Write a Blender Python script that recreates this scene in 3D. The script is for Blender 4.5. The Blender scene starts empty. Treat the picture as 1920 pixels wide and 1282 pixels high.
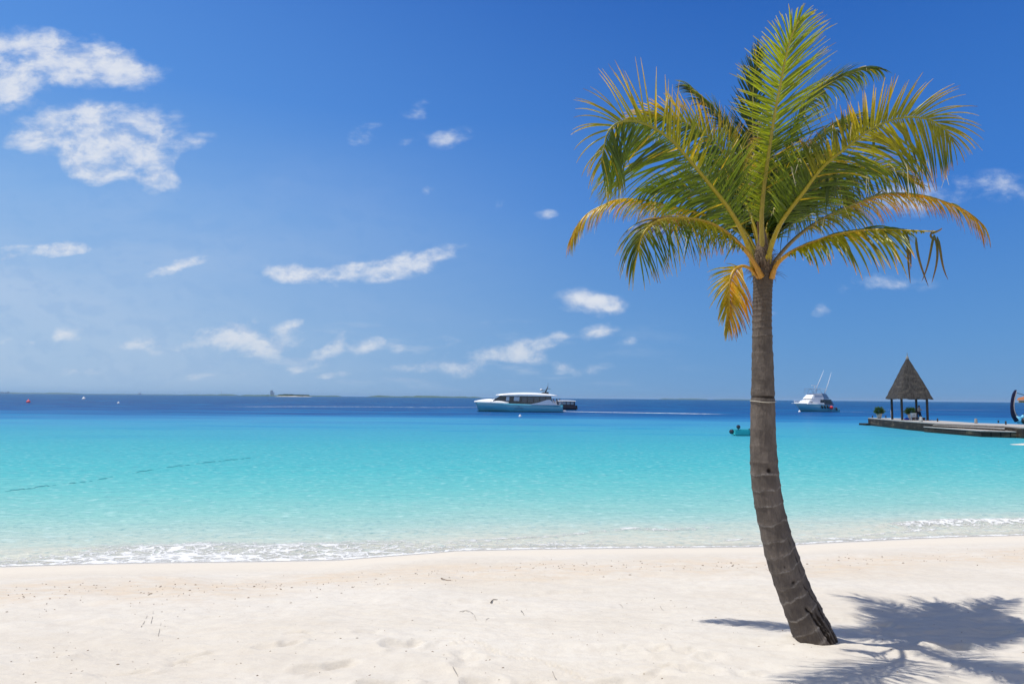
import bpy, math, random
import numpy as np
from mathutils import Vector, Matrix, Euler

random.seed(7)
RNG = np.random.default_rng(11)
SC = bpy.context.scene
COL = SC.collection
PI = math.pi
R = math.radians

# ------------------------------------------------------------------ camera
FPX = 1280.0                     # focal length in photo pixels (24 mm on a 36 mm frame)
CAMZ = 3.0
PITCH, ROLL = R(4.668), R(0.507)
_F = Vector((0, math.cos(PITCH), math.sin(PITCH)))
_R0 = Vector((1, 0, 0)); _U0 = Vector((0, -math.sin(PITCH), math.cos(PITCH)))
_R = _R0 * math.cos(ROLL) + _U0 * math.sin(ROLL)
_U = _U0 * math.cos(ROLL) - _R0 * math.sin(ROLL)
cam_data = bpy.data.cameras.new('camera')
cam = bpy.data.objects.new('camera', cam_data); COL.objects.link(cam)
cam_data.lens = 24; cam_data.sensor_width = 36
cam_data.clip_start = 0.1; cam_data.clip_end = 120000
m = Matrix((( _R.x, _U.x, -_F.x, 0), (_R.y, _U.y, -_F.y, 0), (_R.z, _U.z, -_F.z, CAMZ), (0, 0, 0, 1)))
cam.matrix_world = m
SC.camera = cam

def ray(px, py):
    return _F + _R * ((px - 960) / FPX) + _U * ((641 - py) / FPX)
def at_z(px, py, z=0.0):
    d = ray(px, py); t = (z - CAMZ) / d.z
    return Vector((d.x * t, d.y * t, z))
def at_y(px, py, y):
    d = ray(px, py); t = y / d.y
    return Vector((d.x * t, y, CAMZ + d.z * t))

# ------------------------------------------------------------------ sun and sky
SUN_EL, SUN_AZ = R(71), R(-85)          # azimuth measured from +Y (into the picture) towards +X
sun_dir = Vector((math.cos(SUN_EL) * math.sin(SUN_AZ), math.cos(SUN_EL) * math.cos(SUN_AZ), math.sin(SUN_EL)))
sl = bpy.data.lights.new('sun', 'SUN'); sl.energy = 4.5; sl.angle = R(0.5); sl.color = (1.0, 0.965, 0.885)
so = bpy.data.objects.new('sun', sl); COL.objects.link(so)
so.rotation_euler = (-sun_dir).to_track_quat('-Z', 'Y').to_euler()
so.location = (0, 0, 50)

SC.view_settings.view_transform = 'Standard'
SC.view_settings.look = 'None'
SC.view_settings.gamma = 1
SC.view_settings.exposure = 0.0

class NT:
    """tiny node-tree helper"""
    def __init__(s, tree): s.t = tree; s.n = tree.nodes; s.l = tree.links
    def node(s, typ, **kw):
        n = s.n.new(typ)
        for k, v in kw.items():
            setattr(n, k, v)
        return n
    def inp(s, n, key, v):
        if v is None: return
        if isinstance(v, bpy.types.NodeSocket): s.l.new(v, n.inputs[key])
        else: n.inputs[key].default_value = v
    def math(s, op, a, b=None, c=None, clamp=False):
        n = s.node('ShaderNodeMath', operation=op, use_clamp=clamp)
        s.inp(n, 0, a); s.inp(n, 1, b); s.inp(n, 2, c); return n.outputs[0]
    def vmath(s, op, a, b=None):
        n = s.node('ShaderNodeVectorMath', operation=op)
        s.inp(n, 0, a); s.inp(n, 1, b); return n.outputs[0]
    def noise(s, vec, scale, detail=4, rough=0.55, dist=0.0, out=0):
        n = s.node('ShaderNodeTexNoise'); s.inp(n, 'Vector', vec)
        n.inputs['Scale'].default_value = scale; n.inputs['Detail'].default_value = detail
        n.inputs['Roughness'].default_value = rough; n.inputs['Distortion'].default_value = dist
        return n.outputs[out]
    def ramp(s, fac, stops, interp='LINEAR'):
        n = s.node('ShaderNodeValToRGB'); s.inp(n, 'Fac', fac); cr = n.color_ramp; cr.interpolation = interp
        while len(cr.elements) > 1: cr.elements.remove(cr.elements[-1])
        for i, (p, c) in enumerate(stops):
            e = cr.elements[0] if i == 0 else cr.elements.new(p)
            e.position = p
            if not hasattr(c, '__len__'): c = (c, c, c)
            e.color = (c[0], c[1], c[2], 1)
        return n.outputs[0]
    def mix(s, fac, a, b, blend='MIX'):
        n = s.node('ShaderNodeMix', data_type='RGBA', blend_type=blend)
        s.inp(n, 0, fac)
        for k, v in ((6, a), (7, b)):
            if isinstance(v, (tuple, list)): v = (v[0], v[1], v[2], 1)
            s.inp(n, k, v)
        return n.outputs[2]
    def smooth(s, v, lo, hi, to0=0.0, to1=1.0):
        n = s.node('ShaderNodeMapRange', interpolation_type='SMOOTHSTEP')
        s.inp(n, 0, v); n.inputs[1].default_value = lo; n.inputs[2].default_value = hi
        n.inputs[3].default_value = to0; n.inputs[4].default_value = to1
        return n.outputs[0]
    def comb(s, x, y, z=0.0):
        n = s.node('ShaderNodeCombineXYZ'); s.inp(n, 0, x); s.inp(n, 1, y); s.inp(n, 2, z); return n.outputs[0]
    def scalev(s, v, sc):
        n = s.node('ShaderNodeVectorMath', operation='MULTIPLY'); s.inp(n, 0, v); n.inputs[1].default_value = sc; return n.outputs[0]

world = bpy.data.worlds.new('World'); SC.world = world; world.use_nodes = True
W = NT(world.node_tree); W.n.clear()
sky = W.node('ShaderNodeTexSky', sky_type='NISHITA')
sky.sun_disc = False; sky.sun_elevation = SUN_EL; sky.sun_rotation = SUN_AZ
sky.altitude = 0; sky.air_density = 1.0; sky.dust_density = 0.4; sky.ozone_density = 1.6
SKY_STRENGTH = 0.11
hs = W.node('ShaderNodeHueSaturation'); W.l.new(sky.outputs[0], hs.inputs['Color'])
hs.inputs['Saturation'].default_value = 1.12; hs.inputs['Value'].default_value = 1.0
tc = W.node('ShaderNodeTexCoord')
sep = W.node('ShaderNodeSeparateXYZ'); W.l.new(tc.outputs['Generated'], sep.inputs[0])
# deep tropical blue that pales towards the horizon and towards the sun's side
hl = W.math('MAXIMUM', W.math('SQRT', W.math('ADD', W.math('MULTIPLY', sep.outputs[0], sep.outputs[0]), W.math('MULTIPLY', sep.outputs[1], sep.outputs[1]))), 0.001)
ev = W.math('DIVIDE', sep.outputs[2], hl)
sd = W.math('DIVIDE', W.math('ADD', W.math('MULTIPLY', sep.outputs[0], math.sin(SUN_AZ)), W.math('MULTIPLY', sep.outputs[1], math.cos(SUN_AZ))), hl)
rl = W.ramp(ev, [(0, (.35,.53,.75)), (.08, (.33,.52,.77)), (.25, (.22,.44,.80)), (.42, (.105,.305,.76)), (.62, (.072,.235,.68)), (1.0, (.04,.15,.5))])
rr_ = W.ramp(ev, [(0, (.13,.32,.61)), (.08, (.10,.29,.63)), (.28, (.045,.20,.62)), (.62, (.018,.115,.47)), (1.0, (.012,.07,.35))])
grad = W.mix(W.smooth(sd, -.42, .92), rr_, rl)
nsk = W.mix(1.0, hs.outputs[0], (SKY_STRENGTH, SKY_STRENGTH, SKY_STRENGTH), 'MULTIPLY')
skycol = W.mix(0.95, nsk, grad)
yc = W.math('MAXIMUM', sep.outputs[1], 0.02)
u = W.math('DIVIDE', sep.outputs[0], yc); v = W.math('DIVIDE', sep.outputs[2], yc)
uv = W.comb(u, v)
# clouds: directions on the sky, each an ellipse broken up by fractal noise
CLOUDS = [  # centre px, py, radii, tilt deg, weight
 (40,110,120,48,-4,1.15),(140,112,100,44,-8,1.1),(225,132,70,34,-22,1.1),(20,165,90,34,10,.85),(-40,150,90,60,0,.9),(300,140,40,20,-10,.35),
 (90,245,70,38,8,1.05),(165,215,75,24,6,.95),(250,228,85,32,0,1.05),(228,285,95,48,10,1.35),(280,325,60,30,-32,.9),(165,300,60,30,-30,.9),(372,264,38,16,14,.5),(330,372,30,12,20,.35),(40,270,40,18,0,.4),
 (686,254,38,18,20,.62),(785,208,34,18,-10,.5),(765,260,34,10,14,.5),(848,259,40,17,14,.72),(930,397,24,15,30,.72),(1022,405,22,9,10,.5),(802,355,22,9,30,.35),
 (340,497,62,13,16,.85),(280,515,40,10,14,.4),(60,468,95,14,4,.6),(0,482,50,15,12,.5),
 (525,508,52,16,-4,1.0),(610,505,80,17,6,.95),(700,505,90,22,10,1.05),(790,488,70,22,12,1.0),(838,466,40,13,12,.7),(720,525,50,10,5,.6),
 (1085,562,62,16,0,.72),(1140,572,38,16,14,.85),(1118,624,44,11,12,.85),
 (105,633,58,14,20,.8),(45,650,30,10,15,.4),(250,646,60,12,14,.75),(325,657,44,9,5,.65),
 (440,618,78,24,8,.9),(430,640,70,18,0,.5),(525,650,58,16,14,.95),(600,661,52,13,20,.95),(690,651,32,12,20,.8),(415,668,60,10,5,.5),
 (1000,650,50,17,16,1.1),(1048,636,22,10,20,.8),(918,664,36,13,6,.85),(850,684,44,10,4,.6),(775,688,40,9,6,.6),(885,696,36,10,8,.5),(840,662,40,8,4,.5),(1055,687,20,8,8,.75),(1112,692,36,8,8,.8),(985,674,50,8,0,.6),(720,690,40,8,0,.5),(745,655,26,8,10,.45),
 (170,700,60,8,0,.5),(390,705,50,7,4,.5),(560,690,40,8,6,.5),(650,700,44,7,0,.45),(15,640,30,9,16,.55),(190,640,30,9,14,.4),(1180,640,26,7,10,.35),(545,612,40,10,18,.5),(640,628,30,8,18,.45),(120,540,70,10,8,.35),(700,420,30,10,10,.25),(470,570,40,9,10,.3),
 (325,692,26,9,12,.5),(470,702,50,6,0,.35),(610,706,60,7,2,.35),(60,690,110,10,-2,.35),(1000,700,40,5,0,.3),(210,690,80,8,0,.25),
 (1655,533,90,16,2,.75),(1540,580,24,9,8,.65),(1735,372,100,34,8,.5),(1850,345,90,24,4,.5),(1905,372,50,20,0,.45),(1440,590,30,7,0,.2),(60,470,100,15,4,.5),(-10,478,60,14,10,.4),(1735,372,90,26,8,.35),
]
wn1 = W.noise(W.scalev(uv, (9, 14, 1)), 1.0, 3, .5, out=1)
off = W.node('ShaderNodeVectorMath', operation='MULTIPLY_ADD'); W.l.new(wn1, off.inputs[0])
off.inputs[1].default_value = (0.028, 0.016, 0); 
addv = W.node('ShaderNodeVectorMath', operation='SUBTRACT'); W.l.new(uv, addv.inputs[0]); addv.inputs[1].default_value = (0.014, 0.008, 0)
W.l.new(addv.outputs[0], off.inputs[2])
wuv = off.outputs[0]
total = None
for (cx, cy, rx, ry, rot, wt) in CLOUDS:
    if cy > 560: wt *= 1.25; ry *= 1.15
    d = ray(cx, cy)
    mp = W.node('ShaderNodeMapping', vector_type='TEXTURE'); W.l.new(wuv, mp.inputs['Vector'])
    mp.inputs['Location'].default_value = (d.x / d.y, d.z / d.y, 0)
    mp.inputs['Rotation'].default_value = (0, 0, R(rot))
    mp.inputs['Scale'].default_value = (1.45 * rx / FPX, 1.6 * ry / FPX, 1)
    g = W.node('ShaderNodeTexGradient', gradient_type='SPHERICAL'); W.l.new(mp.outputs[0], g.inputs[0])
    total = W.math('MULTIPLY_ADD', g.outputs['Fac'], wt * 1.5, total if total is not None else 0.0)
total = W.math('MINIMUM', total, 1.3)
fb = W.noise(W.scalev(wuv, (13, 21, 1)), 1.0, 11, .61, 0.12)
fb2 = W.noise(W.scalev(wuv, (70, 110, 1)), 1.0, 6, .6, 0.4)
nz = W.math('ADD', W.math('MULTIPLY', W.math('SUBTRACT', fb, 0.50), 4.3), W.math('MULTIPLY', W.math('SUBTRACT', fb2, 0.5), 0.35))
gate = W.smooth(total, 0.0, 0.4)
dens = W.math('ADD', total, W.math('MULTIPLY', nz, gate))
alpha = W.smooth(dens, 0.15, 2.0, 0, 0.95)
# thin veil of high cloud on the left
veil = W.noise(W.scalev(uv, (1.6, 6.0, 1)), 1.0, 5, .6, 0.6)
vmask = W.math('MULTIPLY', W.smooth(u, 0.15, -0.75), W.math('MULTIPLY', W.smooth(v, 0.42, 0.18), W.smooth(v, -0.02, 0.03)))
lowc = W.noise(W.scalev(uv, (7, 34, 1)), 1.0, 7, .6, 0.2)
lowm = W.math('MULTIPLY', W.math('MULTIPLY', W.smooth(v, .0, .03), W.smooth(v, .14, .06)), W.smooth(u, .35, -.1))
alpha = W.math('MAXIMUM', alpha, W.math('MULTIPLY', lowm, W.smooth(lowc, .48, .70, 0, .5)))
alpha = W.math('MAXIMUM', alpha, W.math('MULTIPLY', vmask, W.smooth(veil, 0.3, 0.8, 0.12, 0.5)))
ccol = W.mix(W.smooth(dens, 0.5, 1.6), (0.66, 0.76, 0.93), (0.86, 0.90, 0.98))
fbs = W.noise(W.vmath('ADD', W.scalev(wuv, (13, 21, 1)), (-.10, -.28, 0)), 1.0, 5, .61, 0.12)
ccol = W.mix(W.smooth(W.math('SUBTRACT', fbs, fb), -.02, .12), ccol, W.mix(1.0, ccol, (0.80, 0.85, 0.94), 'MULTIPLY'))
low = W.smooth(v, 0.0, 0.16)
ccol = W.mix(low, W.mix(0.35, ccol, (0.42, 0.58, 0.78)), ccol)
# unseen bright cloud added behind and above the camera to whiten the fill light
dirs = tc.outputs['Generated']
ocl = W.noise(W.scalev(dirs, (2.2, 2.2, 3.4)), 1.0, 7, .6, .4)
oa = W.math('MULTIPLY', W.smooth(ocl, .40, .60, 0, .95), W.math('MULTIPLY', W.smooth(sep.outputs[1], .12, -.25), W.smooth(sep.outputs[2], -.02, .05)))
ccol = W.mix(oa, ccol, (1.1, 1.08, 1.05))
alpha = W.math('MAXIMUM', alpha, oa)
bg1 = W.node('ShaderNodeBackground'); W.l.new(skycol, bg1.inputs[0]); bg1.inputs[1].default_value = 1.0
bg2 = W.node('ShaderNodeBackground'); W.l.new(ccol, bg2.inputs[0]); bg2.inputs[1].default_value = 0.88
mx = W.node('ShaderNodeMixShader'); W.l.new(alpha, mx.inputs[0]); W.l.new(bg1.outputs[0], mx.inputs[1]); W.l.new(bg2.outputs[0], mx.inputs[2])
wo = W.node('ShaderNodeOutputWorld'); W.l.new(mx.outputs[0], wo.inputs[0])

# ------------------------------------------------------------------ helpers
def tag(o, label=None, cat=None, group=None, kind=None):
    if label: o['label'] = label
    if cat: o['category'] = cat
    if group: o['group'] = group
    if kind: o['kind'] = kind
    return o
def empty(name, loc=(0, 0, 0), rz=0.0):
    o = bpy.data.objects.new(name, None); COL.objects.link(o)
    o.location = loc; o.rotation_euler = (0, 0, rz); o.empty_display_size = 0.3
    return o
def new_mat(name):
    mt = bpy.data.materials.new(name); mt.use_nodes = True
    t = NT(mt.node_tree); t.n.clear()
    out = t.node('ShaderNodeOutputMaterial')
    return mt, t, out
def pmat(name, col, rough=0.6, var=0.15, scale=6.0, bump=0.0, bscale=40.0, metal=0.0, spec=0.5, stretch=(1, 1, 1), coat=0.0):
    mt, t, out = new_mat(name)
    c = t.node('ShaderNodeTexCoord')
    vec = t.scalev(c.outputs['Object'], stretch)
    n = t.noise(vec, scale, 5, .6)
    lo = tuple(x * (1 - var) for x in col); hi = tuple(min(1, x * (1 + var)) for x in col)
    cc = t.ramp(n, [(0.3, lo), (0.7, hi)])
    p = t.node('ShaderNodeBsdfPrincipled'); t.l.new(cc, p.inputs['Base Color'])
    p.inputs['Roughness'].default_value = rough; p.inputs['Metallic'].default_value = metal
    p.inputs['Specular IOR Level'].default_value = spec; p.inputs['Coat Weight'].default_value = coat
    if bump:
        b = t.node('ShaderNodeBump'); b.inputs['Strength'].default_value = bump; b.inputs['Distance'].default_value = 0.02
        t.l.new(t.noise(vec, bscale, 4, .6), b.inputs['Height']); t.l.new(b.outputs[0], p.inputs['Normal'])
    t.l.new(p.outputs[0], out.inputs[0])
    return mt

class MB:
    """collects shapes and builds ONE mesh object"""
    def __init__(s): s.v = []; s.f = []; s.c = []; s.smooth = []
    def add(s, vs, fs, col=None, smooth=False):
        o = len(s.v); s.v += [tuple(x) for x in vs]; s.f += [tuple(i + o for i in f) for f in fs]
        s.smooth += [smooth] * len(fs)
        if col is None: col = (1, 1, 1)
        if isinstance(col, list): s.c += col
        else: s.c += [col] * len(vs)
    def box(s, c, size, rot=None, taper=1.0):
        x, y, z = (q / 2 for q in size); vs = []
        for k, (i, j) in [(k, ij) for k in (-1, 1) for ij in ((-1, -1), (1, -1), (1, 1), (-1, 1))]:
            tp = taper if k > 0 else 1.0
            p = Vector((i * x * tp, j * y * tp, k * z))
            if rot is not None: p = rot @ p
            vs.append(p + Vector(c))
        s.add(vs, [(3, 2, 1, 0), (4, 5, 6, 7), (0, 1, 5, 4), (1, 2, 6, 5), (2, 3, 7, 6), (3, 0, 4, 7)])
    def tube(s, pts, rad, n=8, cap=True, col=None, smooth=True, flat=1.0):
        pts = [Vector(p) for p in pts]; N = len(pts)
        if not hasattr(rad, '__len__'): rad = [rad] * N
        vs = []; cs = []; ref = None
        for i, p in enumerate(pts):
            t = (pts[min(i + 1, N - 1)] - pts[max(i - 1, 0)]).normalized()
            if ref is None:
                ref = t.orthogonal().normalized() if abs(t.z) < .9 else t.cross(Vector((0, 1, 0))).normalized()
            a = (ref - t * ref.dot(t)).normalized(); ref = a; b = t.cross(a)
            for k in range(n):
                an = 2 * PI * k / n
                vs.append(p + a * (math.cos(an) * rad[i]) + b * (math.sin(an) * rad[i] * flat))
                if isinstance(col, list): cs.append(col[i])
        fs = [(i * n + k, i * n + (k + 1) % n, (i + 1) * n + (k + 1) % n, (i + 1) * n + k) for i in range(N - 1) for k in range(n)]
        if cap: fs += [tuple(range(n - 1, -1, -1)), tuple((N - 1) * n + k for k in range(n))]
        s.add(vs, fs, cs if isinstance(col, list) else col, smooth)
    def loft(s, secs, closed=True, cap=True, smooth=False):
        n = len(secs[0]); vs = [p for q in secs for p in q]; fs = []
        for i in range(len(secs) - 1):
            for k in range(n if closed else n - 1):
                fs.append((i * n + k, i * n + (k + 1) % n, (i + 1) * n + (k + 1) % n, (i + 1) * n + k))
        if cap and closed: fs += [tuple(range(n - 1, -1, -1)), tuple((len(secs) - 1) * n + k for k in range(n))]
        s.add(vs, fs, None, smooth)
    def prism_xy(s, poly, z0, z1):
        n = len(poly)
        s.add([(x, y, z0) for x, y in poly] + [(x, y, z1) for x, y in poly],
              [tuple(range(n - 1, -1, -1)), tuple(range(n, 2 * n))] + [(i, (i + 1) % n, n + (i + 1) % n, n + i) for i in range(n)])
    def prism_xz(s, poly, y0, y1):
        n = len(poly)
        s.add([(x, y0, z) for x, z in poly] + [(x, y1, z) for x, z in poly],
              [tuple(range(n)), tuple(range(2 * n - 1, n - 1, -1))] + [((i + 1) % n, i, n + i, n + (i + 1) % n) for i in range(n)])
    def ball(s, c, r, n=12, m=8, sq=(1, 1, 1), smooth=True):
        vs = []; 
        for i in range(m + 1):
            th = PI * i / m
            for k in range(n):
                ph = 2 * PI * k / n
                vs.append((c[0] + r * sq[0] * math.sin(th) * math.cos(ph), c[1] + r * sq[1] * math.sin(th) * math.sin(ph), c[2] + r * sq[2] * math.cos(th)))
        fs = [(i * n + k, (i + 1) * n + k, (i + 1) * n + (k + 1) % n, i * n + (k + 1) % n) for i in range(m) for k in range(n)]
        s.add(vs, fs, None, smooth)
    def lathe(s, prof, c=(0, 0, 0), n=20, smooth=True):
        vs = [(c[0] + r * math.cos(2 * PI * k / n), c[1] + r * math.sin(2 * PI * k / n), c[2] + z) for r, z in prof for k in range(n)]
        fs = [(i * n + k, i * n + (k + 1) % n, (i + 1) * n + (k + 1) % n, (i + 1) * n + k) for i in range(len(prof) - 1) for k in range(n)]
        s.add(vs, fs, None, smooth)
    def build(s, name, mat, parent=None, attr=False, bevel=0.0):
        me = bpy.data.meshes.new(name); me.from_pydata(s.v, [], s.f); me.update()
        me.polygons.foreach_set('use_smooth', s.smooth)
        if attr:
            a = me.color_attributes.new('tint', 'FLOAT_COLOR', 'POINT')
            a.data.foreach_set('color', [q for c in s.c for q in (c[0], c[1], c[2], 1.0)])
        o = bpy.data.objects.new(name, me); COL.objects.link(o)
        me.materials.append(mat)
        if parent: o.parent = parent
        if bevel:
            bm = o.modifiers.new('bevel', 'BEVEL'); bm.width = bevel; bm.segments = 2; bm.limit_method = 'ANGLE'
        return o

# numpy value noise
_LAT = RNG.random((256, 256))
def vnoise(x, y):
    xi = np.floor(x).astype(int); yi = np.floor(y).astype(int); fx = x - xi; fy = y - yi
    fx = fx * fx * fx * (fx * (fx * 6 - 15) + 10); fy = fy * fy * fy * (fy * (fy * 6 - 15) + 10)
    a = _LAT[xi & 255, yi & 255]; b = _LAT[(xi + 1) & 255, yi & 255]; c = _LAT[xi & 255, (yi + 1) & 255]; d = _LAT[(xi + 1) & 255, (yi + 1) & 255]
    return (a * (1 - fx) + b * fx) * (1 - fy) + (c * (1 - fx) + d * fx) * fy
def fbm(x, y, o=5, g=0.5):
    r = 0; a = 1; t = 0
    for i in range(o):
        r = r + a * vnoise(x + 17.3 * i, y + 5.1 * i); t += a; a *= g; x = x * 2.03; y = y * 2.03
    return r / t
def sstep(x, a, b):
    t = np.clip((x - a) / (b - a), 0, 1); return t * t * (3 - 2 * t)

# shoreline, read off the photograph on the plane z = 0
_shore = [at_z(x, y) for x, y in ((-200,1066),(0,1062),(160,1057),(300,1054),(480,1052),(640,1049),(730,1042),(800,1037),(860,1032),(1000,1029),(1280,1026),(1400,1025),(1480,1021),(1550,1017),(1640,1013),(1700,1010),(1800,1006),(1920,1003),(2150,997))]
SX = np.array([p.x for p in _shore]); SY = np.array([p.y for p in _shore])
def ys(x):
    x = np.asarray(x, float)
    y = np.interp(x, SX, SY)
    y = np.where(x < SX[0], SY[0] - 0.05 * (SX[0] - x), y)
    y = np.where(x > SX[-1], SY[-1] + 0.12 * np.minimum(x - SX[-1], 60), y)
    return y
def s_of(x, y): return y - ys(x)
def sand_base(s):
    land = 1.3 * (1 - np.exp(np.minimum(s, 0) / 7.0))
    sea = -0.085 * np.maximum(s, 0) ** 0.95
    return np.where(s < 0, land, np.maximum(sea, -9.0))

def grid_obj(name, X, Y, Z, mat, attrs=None):
    nx, ny = X.shape
    me = bpy.data.meshes.new(name)
    co = np.stack([X, Y, Z], -1).reshape(-1, 3).astype(np.float32)
    idx = np.arange(nx * ny).reshape(nx, ny)
    q = np.stack([idx[:-1, :-1], idx[1:, :-1], idx[1:, 1:], idx[:-1, 1:]], -1).reshape(-1, 4)
    me.vertices.add(len(co)); me.vertices.foreach_set('co', co.ravel())
    me.loops.add(q.size); me.loops.foreach_set('vertex_index', q.ravel().astype(np.int32))
    me.polygons.add(len(q)); me.polygons.foreach_set('loop_start', (np.arange(len(q)) * 4).astype(np.int32))
    me.polygons.foreach_set('loop_total', np.full(len(q), 4, np.int32))
    me.polygons.foreach_set('use_smooth', np.ones(len(q), bool))
    me.update(calc_edges=True)
    for k, a in (attrs or {}).items():
        at = me.attributes.new(k, 'FLOAT', 'POINT'); at.data.foreach_set('value', a.astype(np.float32).ravel())
    me.materials.append(mat)
    o = bpy.data.objects.new(name, me); COL.objects.link(o)
    return o
def axis(segs):
    out = [segs[0][0]]
    for a, b, st in segs:
        n = max(1, int(round((b - a) / st))); out += list(np.linspace(a, b, n + 1)[1:])
    return np.array(out)
def geo(a, b, n): return list(np.geomspace(a, b, n))

# ------------------------------------------------------------------ sand (beach and sea bed, one sheet)
FOOT = [  # px, py, length m, width m, heading deg, depth
 (372,1228,.30,.12,20,.026),(340,1240,.14,.10,20,.03),(522,1213,.30,.12,18,.024),(548,1207,.16,.10,18,.02),(605,1250,.34,.13,22,.028),(640,1243,.2,.1,20,.026),(752,1212,.26,.14,10,.042),(790,1207,.16,.1,10,.02),
 (875,1240,.22,.16,80,.026),(868,1226,.14,.12,60,.02),(720,1281,.3,.13,10,.04),(1232,1222,.13,.09,30,.022),(1226,1268,.2,.12,20,.03),(1250,1252,.12,.06,20,.02),(1296,1226,.16,.12,20,.02),(1310,1262,.24,.14,-10,.026),(1410,1268,.2,.12,-5,.024),
 (1782,1206,.26,.12,-8,.05),(690,1190,.2,.08,10,.018),(560,1189,.22,.08,-4,.026),(1150,1278,.3,.12,8,.03),(985,1275,.3,.1,6,.02),(905,1276,.24,.12,10,.032),(235,1262,.34,.07,12,.024),(1000,1112,.3,.1,8,.016),(1060,1106,.3,.09,5,.018),(905,1122,.34,.1,0,.018),
 (280,1118,.6,.1,0,.014),(870,1125,.3,.08,5,.016),(690,1128,.2,.08,0,.014),(1290,1092,.3,.09,4,.016),(430,1118,.5,.08,4,.012),(1172,1216,.12,.08,20,.014),(60,1230,.4,.14,24,.018),(1330,1238,.2,.12,30,.016),(1860,1180,.26,.1,-20,.03),(1650,1168,.2,.1,10,.02)]
def sand_height(X, Y):
    S = s_of(X, Y)
    Z = sand_base(S)
    land = sstep(-S, 0.6, 3.6)
    near = np.exp(-np.maximum(0, np.hypot(X, Y - 6) - 14) / 8)
    Z = Z + land * near * ((fbm(X * 0.55, Y * 0.8, 4) - .5) * 0.10 + (fbm(X * 1.5 + 9, Y * 4.6, 4) - .5) * 0.055 + (fbm(X * 5, Y * 16, 4) - .5) * 0.022)
    # wind and rake ripples
    ph = (X * 0.5 + Y * 1.0) * 2 * PI / 0.075 + fbm(X * 2, Y * 2, 3) * 22
    Z += land * near * 0.0028 * np.sin(ph) * sstep(fbm(X * .9 + 3, Y * .9, 3), .48, .62)
    # berm where the last high water stopped
    Z += -0.018 * np.exp(-((S + 3.4 + 0.5 * (fbm(X * .5, Y * .1, 3) - .5)) / 0.35) ** 2) * near
    Z += 0.012 * np.exp(-((S + 4.4) / 0.5) ** 2) * near * (fbm(X * 2, Y * 4, 3) * 2)
    for (px, py, L, Wd, hd, dp) in FOOT:
        dp *= 1.7; L *= 1.15; Wd *= 1.15
        c = at_z(px, py, 0.9)
        for _ in range(3):
            c = at_z(px, py, float(sand_base(s_of(c.x, c.y))))
        h = R(hd); dx, dy = X - c.x, Y - c.y
        a = (dx * math.cos(h) + dy * math.sin(h)) / (L / 2); b = (-dx * math.sin(h) + dy * math.cos(h)) / (Wd / 2)
        msk = (abs(a) < 3) & (abs(b) < 3)
        if not msk.any(): continue
        a = a[msk]; b = b[msk]
        r2 = a * a + (b * (1 + .25 * np.cos(a * 3))) ** 2
        Z[msk] += -dp * np.exp(-r2 * 1.1) * (1 - .35 * np.exp(-(a * 3) ** 2)) + dp * .42 * np.exp(-((np.sqrt(r2) - 1.45) / .38) ** 2) * (.6 + .5 * np.sin(a * 2.3 + hd))
    # ribbed track pressed into the sand
    tr = [at_z(x, y, 0.95) for x, y in ((845,1192),(890,1188),(925,1203),(955,1216),(1000,1218),(1040,1232),(1095,1258))]
    tx = np.array([p.x for p in tr]); ty = np.array([p.y for p in tr])
    yy = np.interp(X, tx, ty); inside = (X > tx[0]) & (X < tx[-1])
    dd = Y - yy
    Z += inside * np.exp(-(dd / .055) ** 2) * 0.015 * np.sin((X * 1.0 + dd * .5) * 2 * PI / 0.062)
    # heap of sand round the palm foot
    pc = at_z(1530, 1203, 0.9)
    rr = np.hypot(X - pc.x, (Y - pc.y))
    Z += 0.035 * np.exp(-((rr - .22) / .16) ** 2) - 0.01 * np.exp(-((rr - .55) / .15) ** 2)
    ph2 = rr * 2 * PI / .07 + fbm(X * 3, Y * 3, 2) * 9
    Z += 0.002 * np.sin(ph2) * np.exp(-((rr - .9) / .5) ** 2) * sstep(fbm(X * 2 + 5, Y * 2, 2), .4, .6)
    return Z, S
gx = np.array([-x for x in geo(9.5, 420, 40)[::-1]][:-1] + list(axis([(-9.5, -4.2, .06), (-4.2, 5.6, .02), (5.6, 12.5, .06)])) + geo(12.6, 420, 40))
gy = np.array(list(-np.array(geo(1, 300, 18))[::-1]) + list(axis([(0, 3.4, .4), (3.4, 7.6, .02), (7.6, 11, .035), (11, 17, .1), (17, 40, .8)])) + geo(41, 400, 26))
GX, GY = np.meshgrid(gx, gy, indexing='ij')
GZ, GS = sand_height(GX, GY)
mt, t, out = new_mat('coral_sand')
geo_n = t.node('ShaderNodeNewGeometry'); pos = geo_n.outputs['Position']
sa = t.node('ShaderNodeAttribute', attribute_name='shore'); sv = sa.outputs['Fac']
n1 = t.noise(t.scalev(pos, (.35, .8, .5)), 1.0, 5, .6)
n2 = t.noise(pos, 9.0, 5, .65)
n3 = t.noise(pos, 160.0, 3, .7)
c = t.mix(t.smooth(n1, .35, .65), (0.655, 0.60, 0.52), (0.695, 0.65, 0.58))
c = t.mix(t.smooth(n2, .35, .7, 0, .35), c, (0.56, 0.50, 0.43))
c = t.mix(t.smooth(n3, .3, .75, 0, .5), t.mix(1.0, c, (.84, .83, .81), 'MULTIPLY'), c)
# stained drift line
sn = t.math('ADD', sv, t.math('MULTIPLY', t.math('SUBTRACT', t.noise(t.scalev(pos, (.5, .5, 1)), 1.0, 4, .6), .5), 2.6))
band = t.math('MULTIPLY', t.smooth(sn, -5.2, -4.0), t.smooth(sn, -2.6, -3.5))
c = t.mix(t.math('MULTIPLY', band, t.smooth(t.noise(t.scalev(pos, (2.5, 7, 1)), 1.0, 5, .7), .38, .62, .05, .75)), c, (0.56, 0.46, 0.35))
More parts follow.
